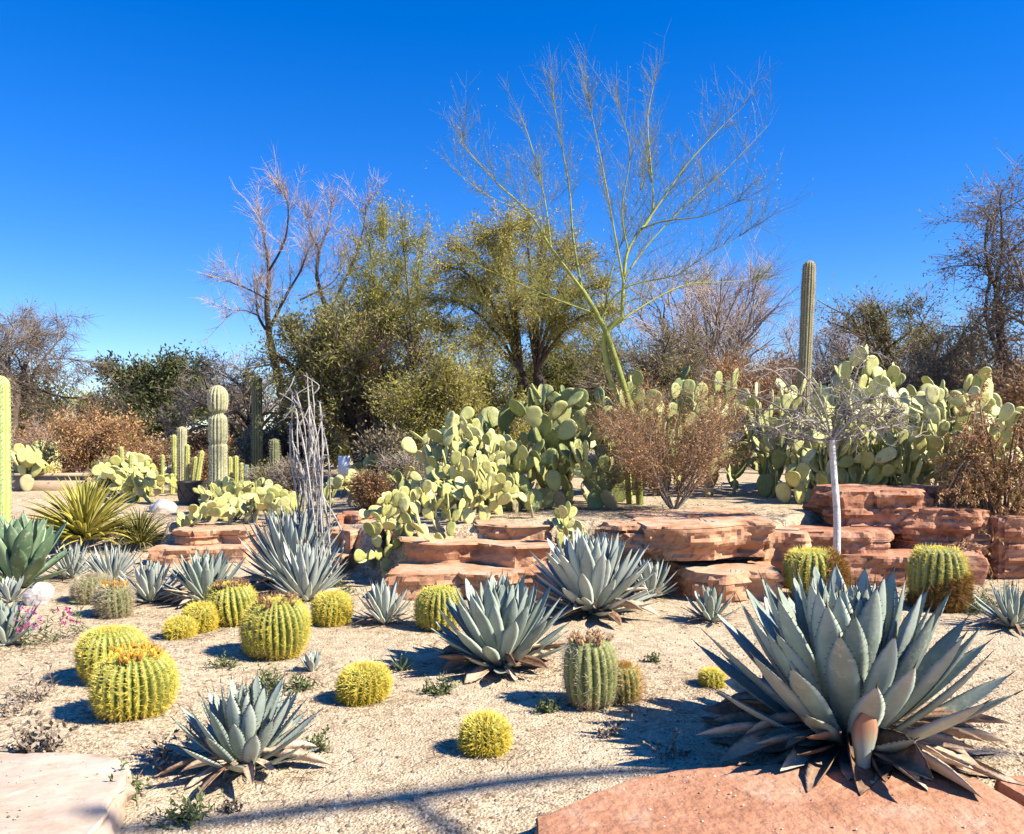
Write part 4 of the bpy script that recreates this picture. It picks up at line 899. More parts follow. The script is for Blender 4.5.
bgs = [(-60, 395, 20, M_lf_gb, 'grey brown shrub far left behind the lime cactus post'), (40, 408, 22, M_lf_ol, 'olive shrub behind the orange tan dry shrub'), (100, 425, 24, M_lf_yg, 'yellowish shrub between the rust shrub and the flat topped tree'), (270, 430, 19, M_lf_gb, 'grey brown shrub behind the two dark columns'), (640, 360, 24, M_lf_yg, 'yellow green shrub far behind the palo verde trunk'), (-20, 420, 24, M_lf_ol, 'olive shrub at the far left edge under the bare tree'), (130, 440, 26, M_lf_ol, 'olive shrub under the flat topped tree'), (210, 440, 22, M_lf_br, 'rusty shrub just behind the pinched saguaro'),
       (240, 425, 25, M_lf_ol, 'grey olive shrub behind the thin dark column'), (300, 420, 21, M_lf_dk, 'dark shrub behind the bleached stems'), (335, 425, 24, M_lf_ol, 'olive shrub by the white sign'),
       (395, 440, 16, M_lf_gb, 'grey brown shrub under the olive tree'), (420, 400, 19, M_lf_dk, 'dark green shrub behind the yellow green bush'), (500, 375, 18, M_lf_yg, 'yellow green shrub above the narrow padded prickly pear'),
       (560, 350, 20, M_lf_dk, 'dark shrub under the umbrella tree'), (610, 370, 22, M_lf_dk, 'dark shrub left behind the palo verde trunk'), (700, 355, 19, M_lf_br, 'rusty thicket behind the pad standing above'),
       (760, 350, 20, M_lf_br, 'rusty twiggy shrub left of the tall saguaro'), (830, 350, 22, M_lf_gb, 'grey brown shrub right of the tall saguaro'), (900, 340, 21, M_lf_ol, 'olive brown shrub behind the wide pale prickly pear'),
       (970, 330, 18, M_lf_gb, 'grey brown shrub behind the rusty drooping bush'), (1040, 350, 16, M_lf_br, 'rusty shrub at the far right edge')]
for k, (px, top, d, lf, lab) in enumerate(bgs):
    T('background_shrub', lab, px, top, d, 530+k, SHRUB, M_bark_gr, M_twig_r if lf is M_lf_br else M_twig_d, leaf=lf, nleaf=(4200 if px > 690 else 8500), lsize=.09, lw=.45, sticksn=2200, stick_l=.35, stick_r=.005, trunks=6, spread_lean=.55, trunk_r=.03, cat='shrub', group=SB, leafspread=.1)
for k in range(19):
    px = -70+k*64+(k*37 % 23)-11
    make_tree('distant_tree', 'small olive tree in the far belt of trees behind the garden', 'tree', base(px, 36+(k*29 % 17)), 570+k, 3.1+(k*13 % 7)*.22, dict(MESQ, levels=3, seg=.3, kids=[6, 6, 5]), M_bark_dk, M_twig_d, leaf=(M_lf_ol, M_lf_gb, M_lf_dk)[k % 3], nleaf=3500, lsize=.2, lw=.5, sticksn=700, stick_l=.5, stick_r=.012, group='distant belt of trees', trunks=2, spread_lean=.5, leafspread=.16)
# dry rust coloured bush on the terrace
T('dry_bush', 'rust brown dry bush with pale stems at the foot of the palo verde', 674, 376, 9.6, 558, dict(SHRUB, start=[.22, .15, .1]), M_bark_gr, M_twig_r, leaf=M_lf_br, nleaf=11000, lsize=.032, lw=.45, sticksn=3600, stick_l=.16, stick_r=.0022, trunks=17, spread_lean=.70, trunk_r=.014, cat='bush', leafspread=.05)

# hand placed limbs: helper
def limb(mb, pts, r0, r1, rg, sides=6, tint=.5, dd=0.0):
    P = np.array(pts, float); n = len(P); t = np.linspace(0, n-1, (n-1)*5+1)
    # Catmull-Rom through the points
    out = []
    for u in t:
        i_ = min(int(u), n-2); f = u-i_
        p0 = P[max(0, i_-1)]; p1 = P[i_]; p2 = P[i_+1]; p3 = P[min(n-1, i_+2)]
        out.append(.5*((2*p1)+(-p0+p2)*f+(2*p0-5*p1+4*p2-p3)*f*f+(-p0+3*p1-3*p2+p3)*f**3))
    out = np.array(out); tube(mb, out, r0+(r1-r0)*np.linspace(0, 1, len(out)), sides, tint, cap=False)
    return out
def traced_tree(name, label, base_p, limbs, d, bark, twigm, seed, tw_n, tw_l, tw_r, up, sub, leaf=None, nleaf=0, lsize=.04, lw=.3, ysc=1.0, trunk_n=1, lowbias=True, lspread=.03):
    """limbs: list of (pixel path, r0, r1, depth drift)"""
    rg = np.random.RandomState(seed); root = thing(name, label, 'tree', base_p)
    T_, K, L_ = MB(), MB(), MB(); TP = []; TD = []
    for li, (path, r0, r1, dr) in enumerate(limbs):
        if ysc != 1: path = [(px, py if py > 330 else 330-(330-py)*ysc) for px, py in path]
        n = len(path); pts = [at(px, py, d+dr[0]+(dr[1]-dr[0])*(k/(n-1))) for k, (px, py) in enumerate(path)]
        if path[0] == 'base': pass
        o = limb(T_, pts, r0, r1*(1 if li < trunk_n else .4), rg, 7 if r0 > .03 else 5, rg.rand())
        if li < trunk_n: continue
        N = len(o); le = np.linalg.norm(np.diff(o, axis=0), axis=1).sum(); cnt = int(tw_n*le); 
        for _ in range(cnt):
            k = int(N*(.15+.80*rg.rand())); k = min(k, N-2); dr_ = nrmz(o[k+1]-o[k])
            dv = nrmz(dr_*.9+rg.normal(size=3)*.55+np.array([0, 0, up])); l_ = tw_l*(.35+.9*rg.rand())
            ps = [o[k]]; q = o[k]; 
            for s_ in range(5):
                dv = nrmz(dv+rg.normal(size=3)*.10+np.array([0, 0, up*.12])); q = q+dv*l_/5; ps.append(q)
                TP.append(q); TD.append(dv)
            tube(K, ps, np.linspace(tw_r, tw_r*.45, 6), 3, rg.rand(), cap=False)
        for k in range(N//2, N): TP.append(o[k]); TD.append(nrmz(o[min(k+1, N-1)]-o[k-1]))
    TP = np.array(TP); TD = np.array(TD); idx = rg.randint(len(TP), size=sub)
    D = TD[idx]*.8+rg.normal(size=(sub, 3))*.5+np.array([0, 0, up*.5]); D /= np.linalg.norm(D, axis=1)[:, None]
    A = TP[idx]; B = A+D*tw_l*.42*(.4+rg.rand(sub, 1)); sticks(K, A, B, tw_r*.42, tw_r*.2, rg.rand(sub))
    T_.build('trunk', bark, root); K.build('twigs' if leaf is not None else 'crown', twigm, root)
    if leaf is not None:
        Q = np.concatenate([TP, B, (A+B)/2]); W = np.concatenate([TD, D, D]); wgt = np.clip(1.5-(Q[:, 2]-1)/3.6, .0, 1)+1e-9 if lowbias else np.ones(len(Q)); wgt /= wgt.sum()
        idx = rg.choice(len(Q), size=nleaf, p=wgt); leaves(L_, Q[idx]+rg.normal(size=(nleaf, 3))*lspread, W[idx]+rg.normal(size=(nleaf, 3))*.6, lsize*(.5+rg.rand(nleaf)), lsize*lw, rg)
        L_.build('crown', leaf, root)
    return root
PV = 10.6
pv_base = base(634, PV)
yb = HZ+(CZ-pv_base.z+.05)/PV*F
traced_tree('palo_verde_tree', 'tall slender palo verde with green bark and bare wispy branches in the middle', pv_base, [
    ([(640, yb), (636, 441), (629, 405), (618, 368), (608, 338), (600, 318), (582, 283)], .05, .032, (0, 0)),
    ([(630, yb), (625, 441), (619, 410), (608, 368), (604, 342), (609, 328), (622, 316)], .046, .034, (.12, 0)),
    ([(582, 283), (551, 234), (529, 194), (497, 159), (466, 119), (462, 105)], 0.0240, 0.0037, (0, -.2)),
    ([(622, 316), (624, 270), (628, 238), (642, 212), (666, 172), (688, 136), (719, 97), (745, 68)], 0.0272, 0.0045, (0, .3)),
    ([(642, 212), (653, 190), (651, 141), (648, 83), (657, 30)], 0.0192, 0.0030, (.1, .9)),
    ([(642, 212), (666, 203), (702, 198), (728, 185), (745, 178)], 0.0128, 0.0030, (.1, -.6)),
    ([(582, 283), (573, 221), (569, 163), (555, 74), (553, 43)], 0.0192, 0.0030, (0, .8)),
    ([(598, 323), (622, 283), (666, 269), (679, 265), (706, 243), (746, 216), (764, 194)], 0.0136, 0.0030, (0, -.5)),
    ([(593, 310), (551, 292), (500, 266), (462, 248)], 0.0136, 0.0030, (0, -.4)),
    ([(604, 334), (639, 305), (684, 278), (728, 274), (781, 269)], 0.0160, 0.0030, (0, .9)),
    ([(624, 270), (650, 228), (690, 180), (728, 141), (770, 90)], 0.0144, 0.0030, (0, 1.1)),
    ([(624, 278), (613, 207), (604, 150), (595, 97), (588, 60)], 0.0160, 0.0030, (0, -.8)),
    ([(529, 194), (490, 175), (458, 148)], 0.0096, 0.0030, (-.1, -.5)),
    ([(600, 318), (575, 300), (520, 290), (470, 300)], 0.0128, 0.0030, (0, .9)),
    ([(551, 234), (545, 180), (530, 110), (520, 80)], 0.0128, 0.0030, (-.2, .6)),
    ([(604, 320), (612, 260), (640, 170), (650, 110)], 0.0128, 0.0030, (0, 1.0)),
    ([(628, 238), (622, 190), (630, 120), (615, 60)], 0.0128, 0.0030, (0, -.5)),
], PV, M_paloverde, M_pv_twig, 601, 11.0, .58, .0032, .6, 5200, leaf=M_lf_yg, nleaf=5200, lsize=.035, lw=.2, trunk_n=2, ysc=.86)
BT = 21.0; bt_base = base(292, BT); yb2 = HZ+(CZ-bt_base.z+.05)/BT*F
traced_tree('bare_tree', 'tall bare tree with pale pinkish twig ends left of centre', bt_base, [
    ([(292, yb2), (288, 430), (281, 388), (270, 341)], .16, .10, (0, 0)),
    ([(300, yb2), (310, 420), (322, 370), (328, 314)], .12, .075, (.4, 1)),
    ([(270, 341), (267, 304), (269, 271), (264, 237), (257, 204)], .09, .02, (0, .5)),
    ([(269, 330), (287, 294), (301, 270), (308, 250)], .05, .015, (0, -1)),
    ([(270, 336), (258, 315), (257, 290), (262, 275)], .045, .014, (0, 1)),
    ([(328, 314), (317, 277), (319, 251), (311, 234), (304, 205)], .07, .015, (1, .5)),
    ([(319, 251), (328, 227), (332, 200)], .04, .012, (1, 1.5)),
    ([(328, 314), (350, 270), (362, 235), (366, 205)], .05, .014, (1, 0)),
    ([(268, 300), (250, 290), (230, 282), (215, 275)], .03, .01, (0, .8)),
    ([(269, 271), (285, 240), (288, 205), (280, 190)], .035, .01, (0, -.8)),
    ([(300, 300), (335, 280), (345, 250)], .03, .01, (0, 1)),
    ([(258, 315), (240, 310), (225, 318)], .025, .008, (0, -1)),
], BT, M_bark_dk, M_twig_p, 602, 8.5, .80, .009, .3, 4500, trunk_n=2)
# wide umbrella mesquite, its crown layered in flat sprays
UT = 17.0; ub = base(552, UT); yb3 = HZ+(CZ-ub.z+.05)/UT*F
fork = (536, 372)
ut_l = [([(556, yb3), (552, 430), (546, 398), fork], .15, .10, (0, 0)), ([(548, yb3), (540, 430), (530, 398), (522, 372)], .10, .07, (.3, .3))]
rq = random.Random(4)
for ex, ey in [(432, 300), (440, 268), (455, 250), (478, 238), (500, 232), (522, 230), (545, 236), (568, 246), (590, 262), (606, 286), (596, 320), (440, 326), (470, 345), (612, 310), (500, 268), (540, 274), (575, 296), (470, 296), (455, 285), (515, 300), (560, 318)]:
    f_ = fork if ex > 500 else (522, 372)
    mx_, my_ = f_[0]+(ex-f_[0])*.36, f_[1]+(ey-f_[1])*.66
    ut_l.append(([f_, (mx_, my_), (f_[0]+(ex-f_[0])*.70, f_[1]+(ey-f_[1])*.96), (ex, ey)], .04, .012, (0, rq.uniform(-2.0, 2.0))))
o_ = traced_tree('mesquite_tree', 'wide dark umbrella tree with feathery yellow green crown right of centre', ub, ut_l, UT, M_bark_dk, M_twig_d, 603, 16, .55, .006, -.02, 9000, leaf=M_lf_yg, nleaf=50000, lsize=.07, lw=.3, trunk_n=2, lowbias=False, lspread=.045)
o_['group'] = BG
# loose feathery tree left of it
FT = 19.0; fb = base(392, FT); yb4 = HZ+(CZ-fb.z+.05)/FT*F
ft_l = [([(394, yb4), (390, 430), (384, 395), (380, 370)], .10, .07, (0, 0)), ([(398, yb4), (404, 430), (410, 400), (414, 370)], .08, .06, (.3, .6))]
for ex, ey in [(345, 300), (352, 262), (368, 236), (385, 222), (402, 232), (420, 246), (430, 285), (360, 330), (395, 280), (415, 310), (335, 335), (375, 300), (440, 325), (400, 335)]:
    f_ = (380, 370) if ex < 395 else (414, 370)
    ft_l.append(([f_, (f_[0]+(ex-f_[0])*.35, f_[1]+(ey-f_[1])*.45), (f_[0]+(ex-f_[0])*.75, f_[1]+(ey-f_[1])*.8), (ex, ey)], .04, .01, (0, rq.uniform(-1.6, 1.6))))
o_ = traced_tree('palo_verde_tree', 'loose feathery yellow green tree left of the umbrella tree', fb, ft_l, FT, M_bark_gr, M_pv_twig, 604, 7.5, .8, .007, .3, 4500, leaf=M_lf_yg, nleaf=24000, lsize=.07, lw=.28, trunk_n=2, lowbias=False, lspread=.04)
o_['group'] = BG
# bleached dead stems
gp = G(312, 588); root = thing('dead_cactus_skeleton', 'bleached white dead cactus with many bare upright stems', 'dead cactus', gp)
rg = np.random.RandomState(77); gd = gp.y
tips_px = [(281, 398), (296, 412), (309, 376), (300, 402), (312, 380), (318, 402), (306, 420), (322, 415), (292, 424), (286, 415), (325, 440), (300, 430), (314, 425), (318, 440), (290, 440), (310, 412), (326, 455), (302, 445), (308, 405), (298, 392), (322, 428), (313, 445), (306, 440), (319, 470), (295, 455)]
for k, (tx, ty) in enumerate(tips_px):
    mb = MB(); dq = rg.uniform(-.22, .22); bx = 316+rg.uniform(-20, 16)+(tx-306)*.1
    p0 = Vector((m(bx-512, gd), gd+dq*.4, gp.z-.03)); top = at(tx+rg.uniform(-2, 2), ty, gd+dq)
    mid1 = p0.lerp(top, .4)+Vector((rg.normal()*.055+.03, rg.normal()*.05, 0)); mid2 = p0.lerp(top, .75)+Vector((.06*(1 if tx < 306 else .3)+rg.normal()*.03, rg.normal()*.04, .04))
    pts = [p0, mid1, mid2, top]
    if k in (0, 9): pts[3] = top+Vector((-.02, 0, -.03)); pts.insert(3, top+Vector((.10, 0, .06)))
    o = limb(mb, pts, .0105, .0055, rg, 6, rg.rand())
    if k in (0, 1, 4, 9, 13, 19):
        q = Vector(o[-3]); limb(mb, [q, q+Vector((.06*rg.choice([-1, 1]), 0, .09)), q+Vector((.10*rg.choice([-1, 1]), .02, .2))], .008, .004, rg, 5, .6)
    V_ = mb.v[0]; V_ += rg.normal(size=V_.shape)*.0022
    io = rg.randint(len(o), size=150); Dn = rg.normal(size=(150, 3)); Dn /= np.linalg.norm(Dn, axis=1)[:, None]; ob = o[io]+rg.normal(size=(150, 3))*.004; sticks(mb, ob, ob+Dn*.028, .002, .001, rg.rand(150))
    mb.build('stem', M_ghost, root)
# small white trunked tree with a flat gnarled crown
tb = base(836, 8.42); 
TD_ = 8.42; root = thing('small_tree', 'small bare tree with a whitewashed trunk and flat crown of gnarled grey twigs', 'tree', tb)
mb = MB(); rg = np.random.RandomState(88)
head = at(832, 440, TD_)
limb(mb, [tb-Vector((0, 0, .1)), at(837, 520, TD_), at(834, 475, TD_), head], .039, .030, rg, 9); mb.build('trunk', M_bark_wh, root)
mb = MB(); TP = []; TDs = []
paths = [[(832, 440), (805, 425), (772, 404), (735, 390), (700, 378)], [(832, 440), (790, 432), (760, 425), (735, 440)], [(832, 440), (815, 410), (790, 385), (770, 372), (745, 372)], [(832, 440), (850, 405), (875, 397), (900, 396), (926, 393)],
         [(832, 440), (848, 400), (858, 370), (872, 350)], [(832, 440), (860, 425), (890, 415), (915, 440)], [(832, 440), (822, 405), (800, 370), (778, 372)], [(832, 440), (868, 432), (900, 425)], [(832, 440), (808, 440), (780, 436), (752, 425)],
         [(832, 440), (838, 410), (845, 395), (830, 385)], [(832, 440), (812, 420), (790, 412), (750, 410)], [(832, 440), (856, 415), (880, 408), (905, 412)], [(832, 440), (820, 425), (800, 420), (775, 425)], [(832, 440), (845, 425), (870, 415), (885, 425)]]
for k, pth in enumerate(paths):
    dr = rg.uniform(-.7, .7); n = len(pth)
    o = limb(mb, [at(px, py, TD_+dr*(q/(n-1)))+Vector((0, 0, rg.normal()*.015)) for q, (px, py) in enumerate(pth)], .0115, .005, rg, 6, rg.rand())
    mb.v[-1] += rg.normal(size=mb.v[-1].shape)*.002
    for _ in range(24):
        i_ = rg.randint(3, len(o)); dv = nrmz(rg.normal(size=3)*np.array([1, 1, .55])+np.array([0, 0, -.05])); q = o[i_]; ps = [q]
        for s_ in range(6): dv = nrmz(dv+rg.normal(size=3)*.45); q = q+dv*.045*(.6+.8*rg.rand()); ps.append(q); TP.append(q); TDs.append(dv)
        tube(mb, ps, np.linspace(.0055, .0022, 7), 4, rg.rand(), cap=False)
TP = np.array(TP); TDs = np.array(TDs); idx = rg.randint(len(TP), size=900); D = TDs[idx]+rg.normal(size=(900, 3))*.7; D /= np.linalg.norm(D, axis=1)[:, None]
sticks(mb, TP[idx], TP[idx]+D*.09*(.4+rg.rand(900, 1)), .0028, .0015, rg.rand(900))
mb.build('crown', M_bark_pale, root)
# rusty drooping bush on the right
rb = base(1003, 9.25); root = thing('drooping_bush', 'rusty dry bush with drooping feathery twigs over the right hand rocks', 'bush', rb)
rg = np.random.RandomState(99); Tm, Km, Lm = MB(), MB(), MB()
for k in range(48):
    a = rg.uniform(-math.pi, math.pi); hgt = rg.uniform(.6, 2.0); rch = rg.uniform(.25, .85)
    if k < 12: a = math.pi+rg.uniform(-.9, .7); rch = rg.uniform(.5, 1.3); hgt = rg.uniform(.25, .7)
    ex, ey = math.cos(a)*rch, math.sin(a)*rch*.75
    p0 = np.array(rb)+np.array([rg.normal()*.08, rg.normal()*.08, -.03])
    o = limb(Tm, [p0, p0+np.array([ex*.25, ey*.25, hgt*.6]), p0+np.array([ex*.65, ey*.65, hgt]), p0+np.array([ex, ey, hgt*.72])], .016, .004, rg, 5, rg.rand())
    for _ in range(12):
        i_ = rg.randint(5, len(o)); dv = nrmz(rg.normal(size=3)+np.array([0, 0, .1])); q = o[i_]; ps = [q]
        for s_ in range(7):
            dv = nrmz(dv+rg.normal(size=3)*.2+np.array([0, 0, -.22])); q = q+dv*.05; ps.append(q)
            nb = 6; Dq = rg.normal(size=(nb, 3))*.6+np.array([0, 0, -.5])+dv*.3
            leaves(Lm, np.repeat(q[None], nb, 0), Dq, .05*(.5+rg.rand(nb)), .014, rg)
        tube(Km, ps, np.linspace(.004, .0018, 8), 3, rg.rand(), cap=False)
Tm.build('stems', M_twig_r, root); Km.build('twigs', M_twig_r, root); Lm.build('foliage', M_lf_br, root)

# yucca and dark green fan plant on the left
def bladeplant(name, label, cat, loc, n, L, wd, material, seed, droop=.5, el=(10, 88)):
    rg = random.Random(seed); root = thing(name, label, cat, loc); mb = MB(); ga = 2.39996
    for k in range(n):
        t = k/n; az = k*ga; e = R(el[0]+(el[1]-el[0])*t+rg.uniform(-8, 8))
        blade(mb, np.array(loc)+np.array([math.cos(az)*.04, math.sin(az)*.04, L*.12]), az, e, L*rg.uniform(.8, 1.1), wd, 'slim', R(-10), rg.random(), thick=.15, gut=.5, drop=droop*rg.uniform(.3, 1.2))
    mb.build('foliage', material, root); return root
bladeplant('yucca', 'yellow green yucca with a fan of sword leaves on the left', 'yucca', base(84, 10.8)+Vector((0, 0, .05)), 190, .86, .05, M_palm, 701, .5)
bladeplant('sotol_plant', 'dark green grassy plant right of the yellow green yucca', 'plant', base(140, 10.9), 150, .55, .018, M_lf_ol, 702, .9)

# ------------------------------------------------------------------ built things in the left background
def box(mb, c, s_, tint=.5):
    x, y, z = s_[0]/2, s_[1]/2, s_[2]/2
    V = [(c[0]+a*x, c[1]+b*y, c[2]+d*z) for d in (-1, 1) for a, b in ((-1, -1), (1, -1), (1, 1), (-1, 1))]
    mb.add(V, {4: [(0, 3, 2, 1), (4, 5, 6, 7), (0, 1, 5, 4), (1, 2, 6, 5), (2, 3, 7, 6), (3, 0, 4, 7)]}, tint)
# bronze planter
pb = base(192, 13.6); root = thing('metal_planter', 'dark bronze tapered planter with a cross hatched strap pattern', 'planter', pb)
ptop = CZ-(482-HZ)/F*13.6; hh = ptop-pb.z; r1 = m(14, 13.6); r0 = m(12, 13.6)
mb = MB(); tube(mb, [(pb.x, pb.y, pb.z-.02), (pb.x, pb.y, ptop)], [r0, r1], 28, cap=False); tube(mb, [(pb.x, pb.y, ptop), (pb.x, pb.y, ptop-.02), (pb.x, pb.y, ptop-.1)], [r1-.015, r1-.015, .01], 28, cap=False); mb.build('body', M_bronze, root)
mb = MB(); tube(mb, [(pb.x, pb.y, ptop-.02), (pb.x, pb.y, ptop+.012)], [r1+.012, r1+.012], 28, cap=False); tube(mb, [(pb.x, pb.y, ptop+.012), (pb.x, pb.y, ptop+.010)], [r1+.012, r1-.016], 28, cap=False); mb.build('rim', M_bronze, root)
mb = MB()
for k in range(8):
    for sg in (-1, 1):
        a0 = k*math.pi/4; pts = []
        for q in range(9):
            t = q/8; a = a0+sg*t*.9; r_ = r0+(r1-r0)*t+.006; pts.append((pb.x+r_*math.cos(a), pb.y+r_*math.sin(a), pb.z+.04+t*(hh-.08)))
        tube(mb, pts, .008, 4)
mb.build('strap_pattern', M_bronze_l, root)
# garden lantern
lb = base(114, 14.5); root = thing('garden_lantern', 'small dark pagoda shaped garden lantern on a post in the left background', 'lantern', lb)
zt = CZ-(468-HZ)/F*14.5
mb = MB(); tube(mb, [(lb.x, lb.y, lb.z-.05), (lb.x, lb.y, zt-.16)], .022, 8); mb.build('post', M_bronze, root)
mb = MB(); tube(mb, [(lb.x, lb.y, zt+.06), (lb.x, lb.y, zt+.03), (lb.x, lb.y, zt-.02), (lb.x, lb.y, zt-.03)], [.02, .07, .145, .13], 16, cap=False); mb.build('roof', M_bronze, root)
mb = MB(); tube(mb, [(lb.x, lb.y, zt-.03), (lb.x, lb.y, zt-.15)], .07, 12); mb.build('lamp_housing', M_bronze_l, root)
# white sign board
sb = base(344, 14.0); root = thing('sign_post', 'white upright sign panel among shrubs in the left background', 'sign', sb)
mb = MB(); zc = CZ-(467-HZ)/F*14; box(mb, (sb.x, sb.y, zc), (.20, .03, .38)); mb.build('panel', M_whitep, root)
mb = MB(); tube(mb, [(sb.x, sb.y+.03, sb.z-.05), (sb.x, sb.y+.03, zc)], .02, 8); mb.build('post', M_bronze, root)
# plant marker near left
pm = G(62, 582); root = thing('plant_marker', 'small dark plant marker on a stake in front of the left agaves', 'sign', pm)
mb = MB(); box(mb, (pm.x, pm.y, pm.z+.09), (.085, .02, .09)); mb.build('plate', M_bronze_l, root)
mb = MB(); tube(mb, [(pm.x, pm.y+.012, pm.z-.03), (pm.x, pm.y+.012, pm.z+.08)], .006, 6); mb.build('stake', M_bronze, root)
# low wall and railing at the far left
fw = at(-30, 500, 16); zb = H(fw.x, 16, False)
mb = MB(); x0, x1 = m(-60-512, 16), m(92-512, 16); box(mb, ((x0+x1)/2, 16.0, zb+.14), (x1-x0, .3, .34))
mb2 = MB(); box(mb2, ((x0+x1)/2, 16.0, zb+.34), (x1-x0+.04, .36, .055))
root = thing('low_wall', 'tan plastered low wall behind the yucca at far left', 'wall', ((x0+x1)/2, 16.0, zb)); mb.build('wall_body', M_concrete, root); mb2.build('coping', M_concrete, root)
mb = MB(); x0b, x1b = m(92-512, 14.4), m(132-512, 14.4); zb2 = H(x0b, 14.4, False); zt2 = CZ-(498-HZ)/F*14.4
root = thing('garden_bench', 'pale stone bench ledge with a tan base behind the yucca', 'bench', ((x0b+x1b)/2, 14.4, zb2))
box(mb, ((x0b+x1b)/2, 14.4, zt2-.05), (x1b-x0b, .4, .09)); mb.build('seat', M_white_rock, root)
mb = MB(); box(mb, ((x0b+x1b)/2, 14.42, (zb2+zt2-.1)/2-.02), ((x1b-x0b)*.88, .3, zt2-.1-zb2+.05)); mb.build('base', M_concrete, root)
root = thing('railing', 'thin pale metal railing on the low wall at far left', 'railing', ((x0+x1)/2, 16.0, zb+.36))
mb = MB(); zr = CZ-(486-HZ)/F*16
for k in range(36): 
    x = x0+.08+(x1-x0-1.2)*k/35; tube(mb, [(x, 16, zb+.35), (x, 16, zr)], .012, 6)
mb.build('bars', M_iron, root); mb = MB(); tube(mb, [(x0, 16, zr+.01), (x1-1.1, 16, zr+.01)], .02, 8); mb.build('top_rail', M_iron, root)

# ------------------------------------------------------------------ weeds and small things
def weed(label, p, n, L, material, seed, name='weed', cat='weed', flat=.6, wd=.006, flowers=None, group='small weeds on the sand', stems=True):
    rg = np.random.RandomState(seed); root = thing(name, label, cat, p, group); K, Lf = MB(), MB()
    for k in range(n):
        a = rg.rand()*6.28; e = rg.uniform(.25, 1.4)*(1 if flat > .5 else .5); dv = np.array([math.cos(a)*math.cos(e), math.sin(a)*math.cos(e), math.sin(e)]); q = np.array(p)+np.array([rg.normal()*L*.25, rg.normal()*L*.2, 0]); l_ = L*(.4+.8*rg.rand()); ps = [q]
        for s_ in range(5):
            dv = nrmz(dv+rg.normal(size=3)*.2); q = q+dv*l_/5; q[2] = max(q[2], p.z+.004); ps.append(q)
            nb = 3; leaves(Lf, np.repeat(q[None], nb, 0), rg.normal(size=(nb, 3))+dv*.5, L*.22*(.4+rg.rand(nb)), wd*2, rg)
        tube(K, ps, np.linspace(.0022, .001, 6), 3, rg.rand(), cap=False)
    K.build('stems', material, root); Lf.build('leaves', material, root)
    if flowers:
        fm = MB()
        for k in range(flowers):
            q = np.array(p)+np.array([rg.normal()*L*.16, rg.normal()*L*.1, L*rg.uniform(.45, 1.0)]); nb = 7; leaves(fm, np.repeat(q[None], nb, 0), rg.normal(size=(nb, 3)), .024, .015, rg)
        fm.build('flowers', M_pink, root)
    return root
weed('purplish dry rosette weed in front of the cream slab', G(42, 758), 26, .17, M_dryweed, 801, wd=.010)
weed('pink flowering stalk at the left edge, left of two', G(30, 648), 7, .30, M_grass, 802, flowers=22, name='wildflower', cat='flower', group='pink wildflowers')
weed('pink flowering stalk at the left, right of two', G(68, 640), 6, .26, M_grass, 803, flowers=14, name='wildflower', cat='flower', group='pink wildflowers')
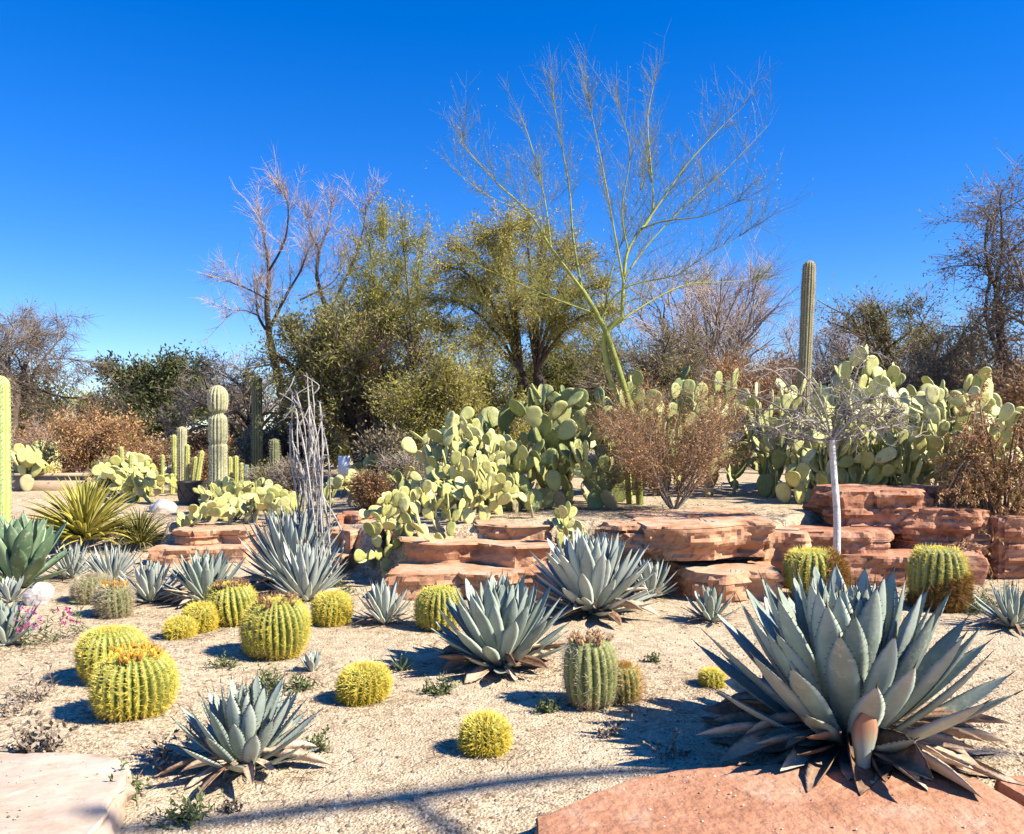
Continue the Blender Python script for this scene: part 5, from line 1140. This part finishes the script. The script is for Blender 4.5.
wl = [((165, 766), 12, .16, M_dryweed, 'thin dry weed left of the foreground agave'), ((125, 796), 14, .12, M_grass, 'thin green weed right of the cream slab'), ((188, 824), 22, .13, M_grass, 'bushy green weed at the bottom edge'),
      ((232, 815), 10, .07, M_dryweed, 'tiny weed at the bottom right of the bushy one'), ((268, 693), 34, .15, M_grass, 'spreading green weed behind the foreground agave'), ((300, 690), 20, .12, M_grass, 'spreading green weed left of the lone yellow barrel'),
      ((437, 694), 30, .11, M_grass, 'flat green weed right of the lone yellow barrel'), ((552, 712), 22, .10, M_grass, 'flat weed left below the grey ribbed barrel'), ((612, 736), 8, .14, M_dryweed, 'grey upright weed at the edge of the big agave shadow'),
      ((668, 758), 8, .12, M_dryweed, 'grey thin weed inside the big agave shadow'), ((222, 668), 16, .10, M_grass, 'flat weed strip below the brown crowned barrels'), ((38, 700), 10, .20, M_dryweed, 'tall dry stalks on the left sand'),
      ((655, 662), 14, .08, M_grass, 'tiny weed right of the middle agave'), ((970, 612), 40, .26, M_grass, 'leafy green weed beside the dark upright barrel'), ((340, 596), 30, .18, M_grass, 'green weed clump in shade by the wall foot'),
      ((15, 716), 8, .12, M_dryweed, 'dry twiggy weed near the left edge'), ((905, 660), 14, .10, M_grass, 'small weed behind the largest agave'), ((318, 752), 14, .10, M_grass, 'small weed right of the foreground agave'), ((455, 600), 20, .12, M_grass, 'green weed at the foot of the central wall')]
for k, (pp, n, L, mt, lab) in enumerate(wl): weed(lab, G(*pp), n, L, mt, 820+k)
litter(2600, [(1.7, 9.4, .9), (2.3, 9.6, .7), (.9, 9.6, .6), (4.5, 8.0, .7), (3.8, 8.2, .6), (-3.2, 8.2, .6)], 'plant_litter')
litter(700, [(1.6, 3.95, .35), (-1.3, 3.9, .3), (-.1, 5.5, .3), (.6, 7.1, .35)], 'plant_litter')

spots_ = [(o.location.x, o.location.y, .16 if o.get('category') == 'barrel cactus' else .24) for o in C.objects if o.get('category') in ('barrel cactus', 'agave')]
litter(3200, spots_, 'plant_litter')
# unseen tree added behind the viewer; its bough casts the long foreground shadow
root = thing('shadow_caster_tree', 'unseen bare tree added out of view to cast the long foreground shadow', 'tree', (8.9, -3.4, H(8.9, -3.4)))
k_ = 4.0/math.tan(R(SUN_EL)); hn = math.hypot(*SUNH)
def lift(px, py, h=9.0):
    g_ = G(px, py); kk = (h-g_.z)/math.tan(R(SUN_EL)); return Vector((g_.x+SUNH[0]/hn*kk, g_.y+SUNH[1]/hn*kk, h))
mb = MB(); rg = np.random.RandomState(9); jn = lift(410, 797)
limb(mb, [Vector((8.9, -3.4, -.1)), Vector((8.8, -3.2, 2.6)), Vector((8.3, -2.6, 5.0)), lift(470, 846), jn], .10, .026, rg, 10)
limb(mb, [jn, lift(300, 812), lift(160, 828), lift(60, 834, 9.05)], .056, .044, rg, 8)
limb(mb, [jn, lift(520, 782), lift(640, 772), lift(800, 770, 9.05), lift(1000, 752, 9.1)], .056, .05, rg, 8)
mb.build('trunk', M_bark_dk, root)
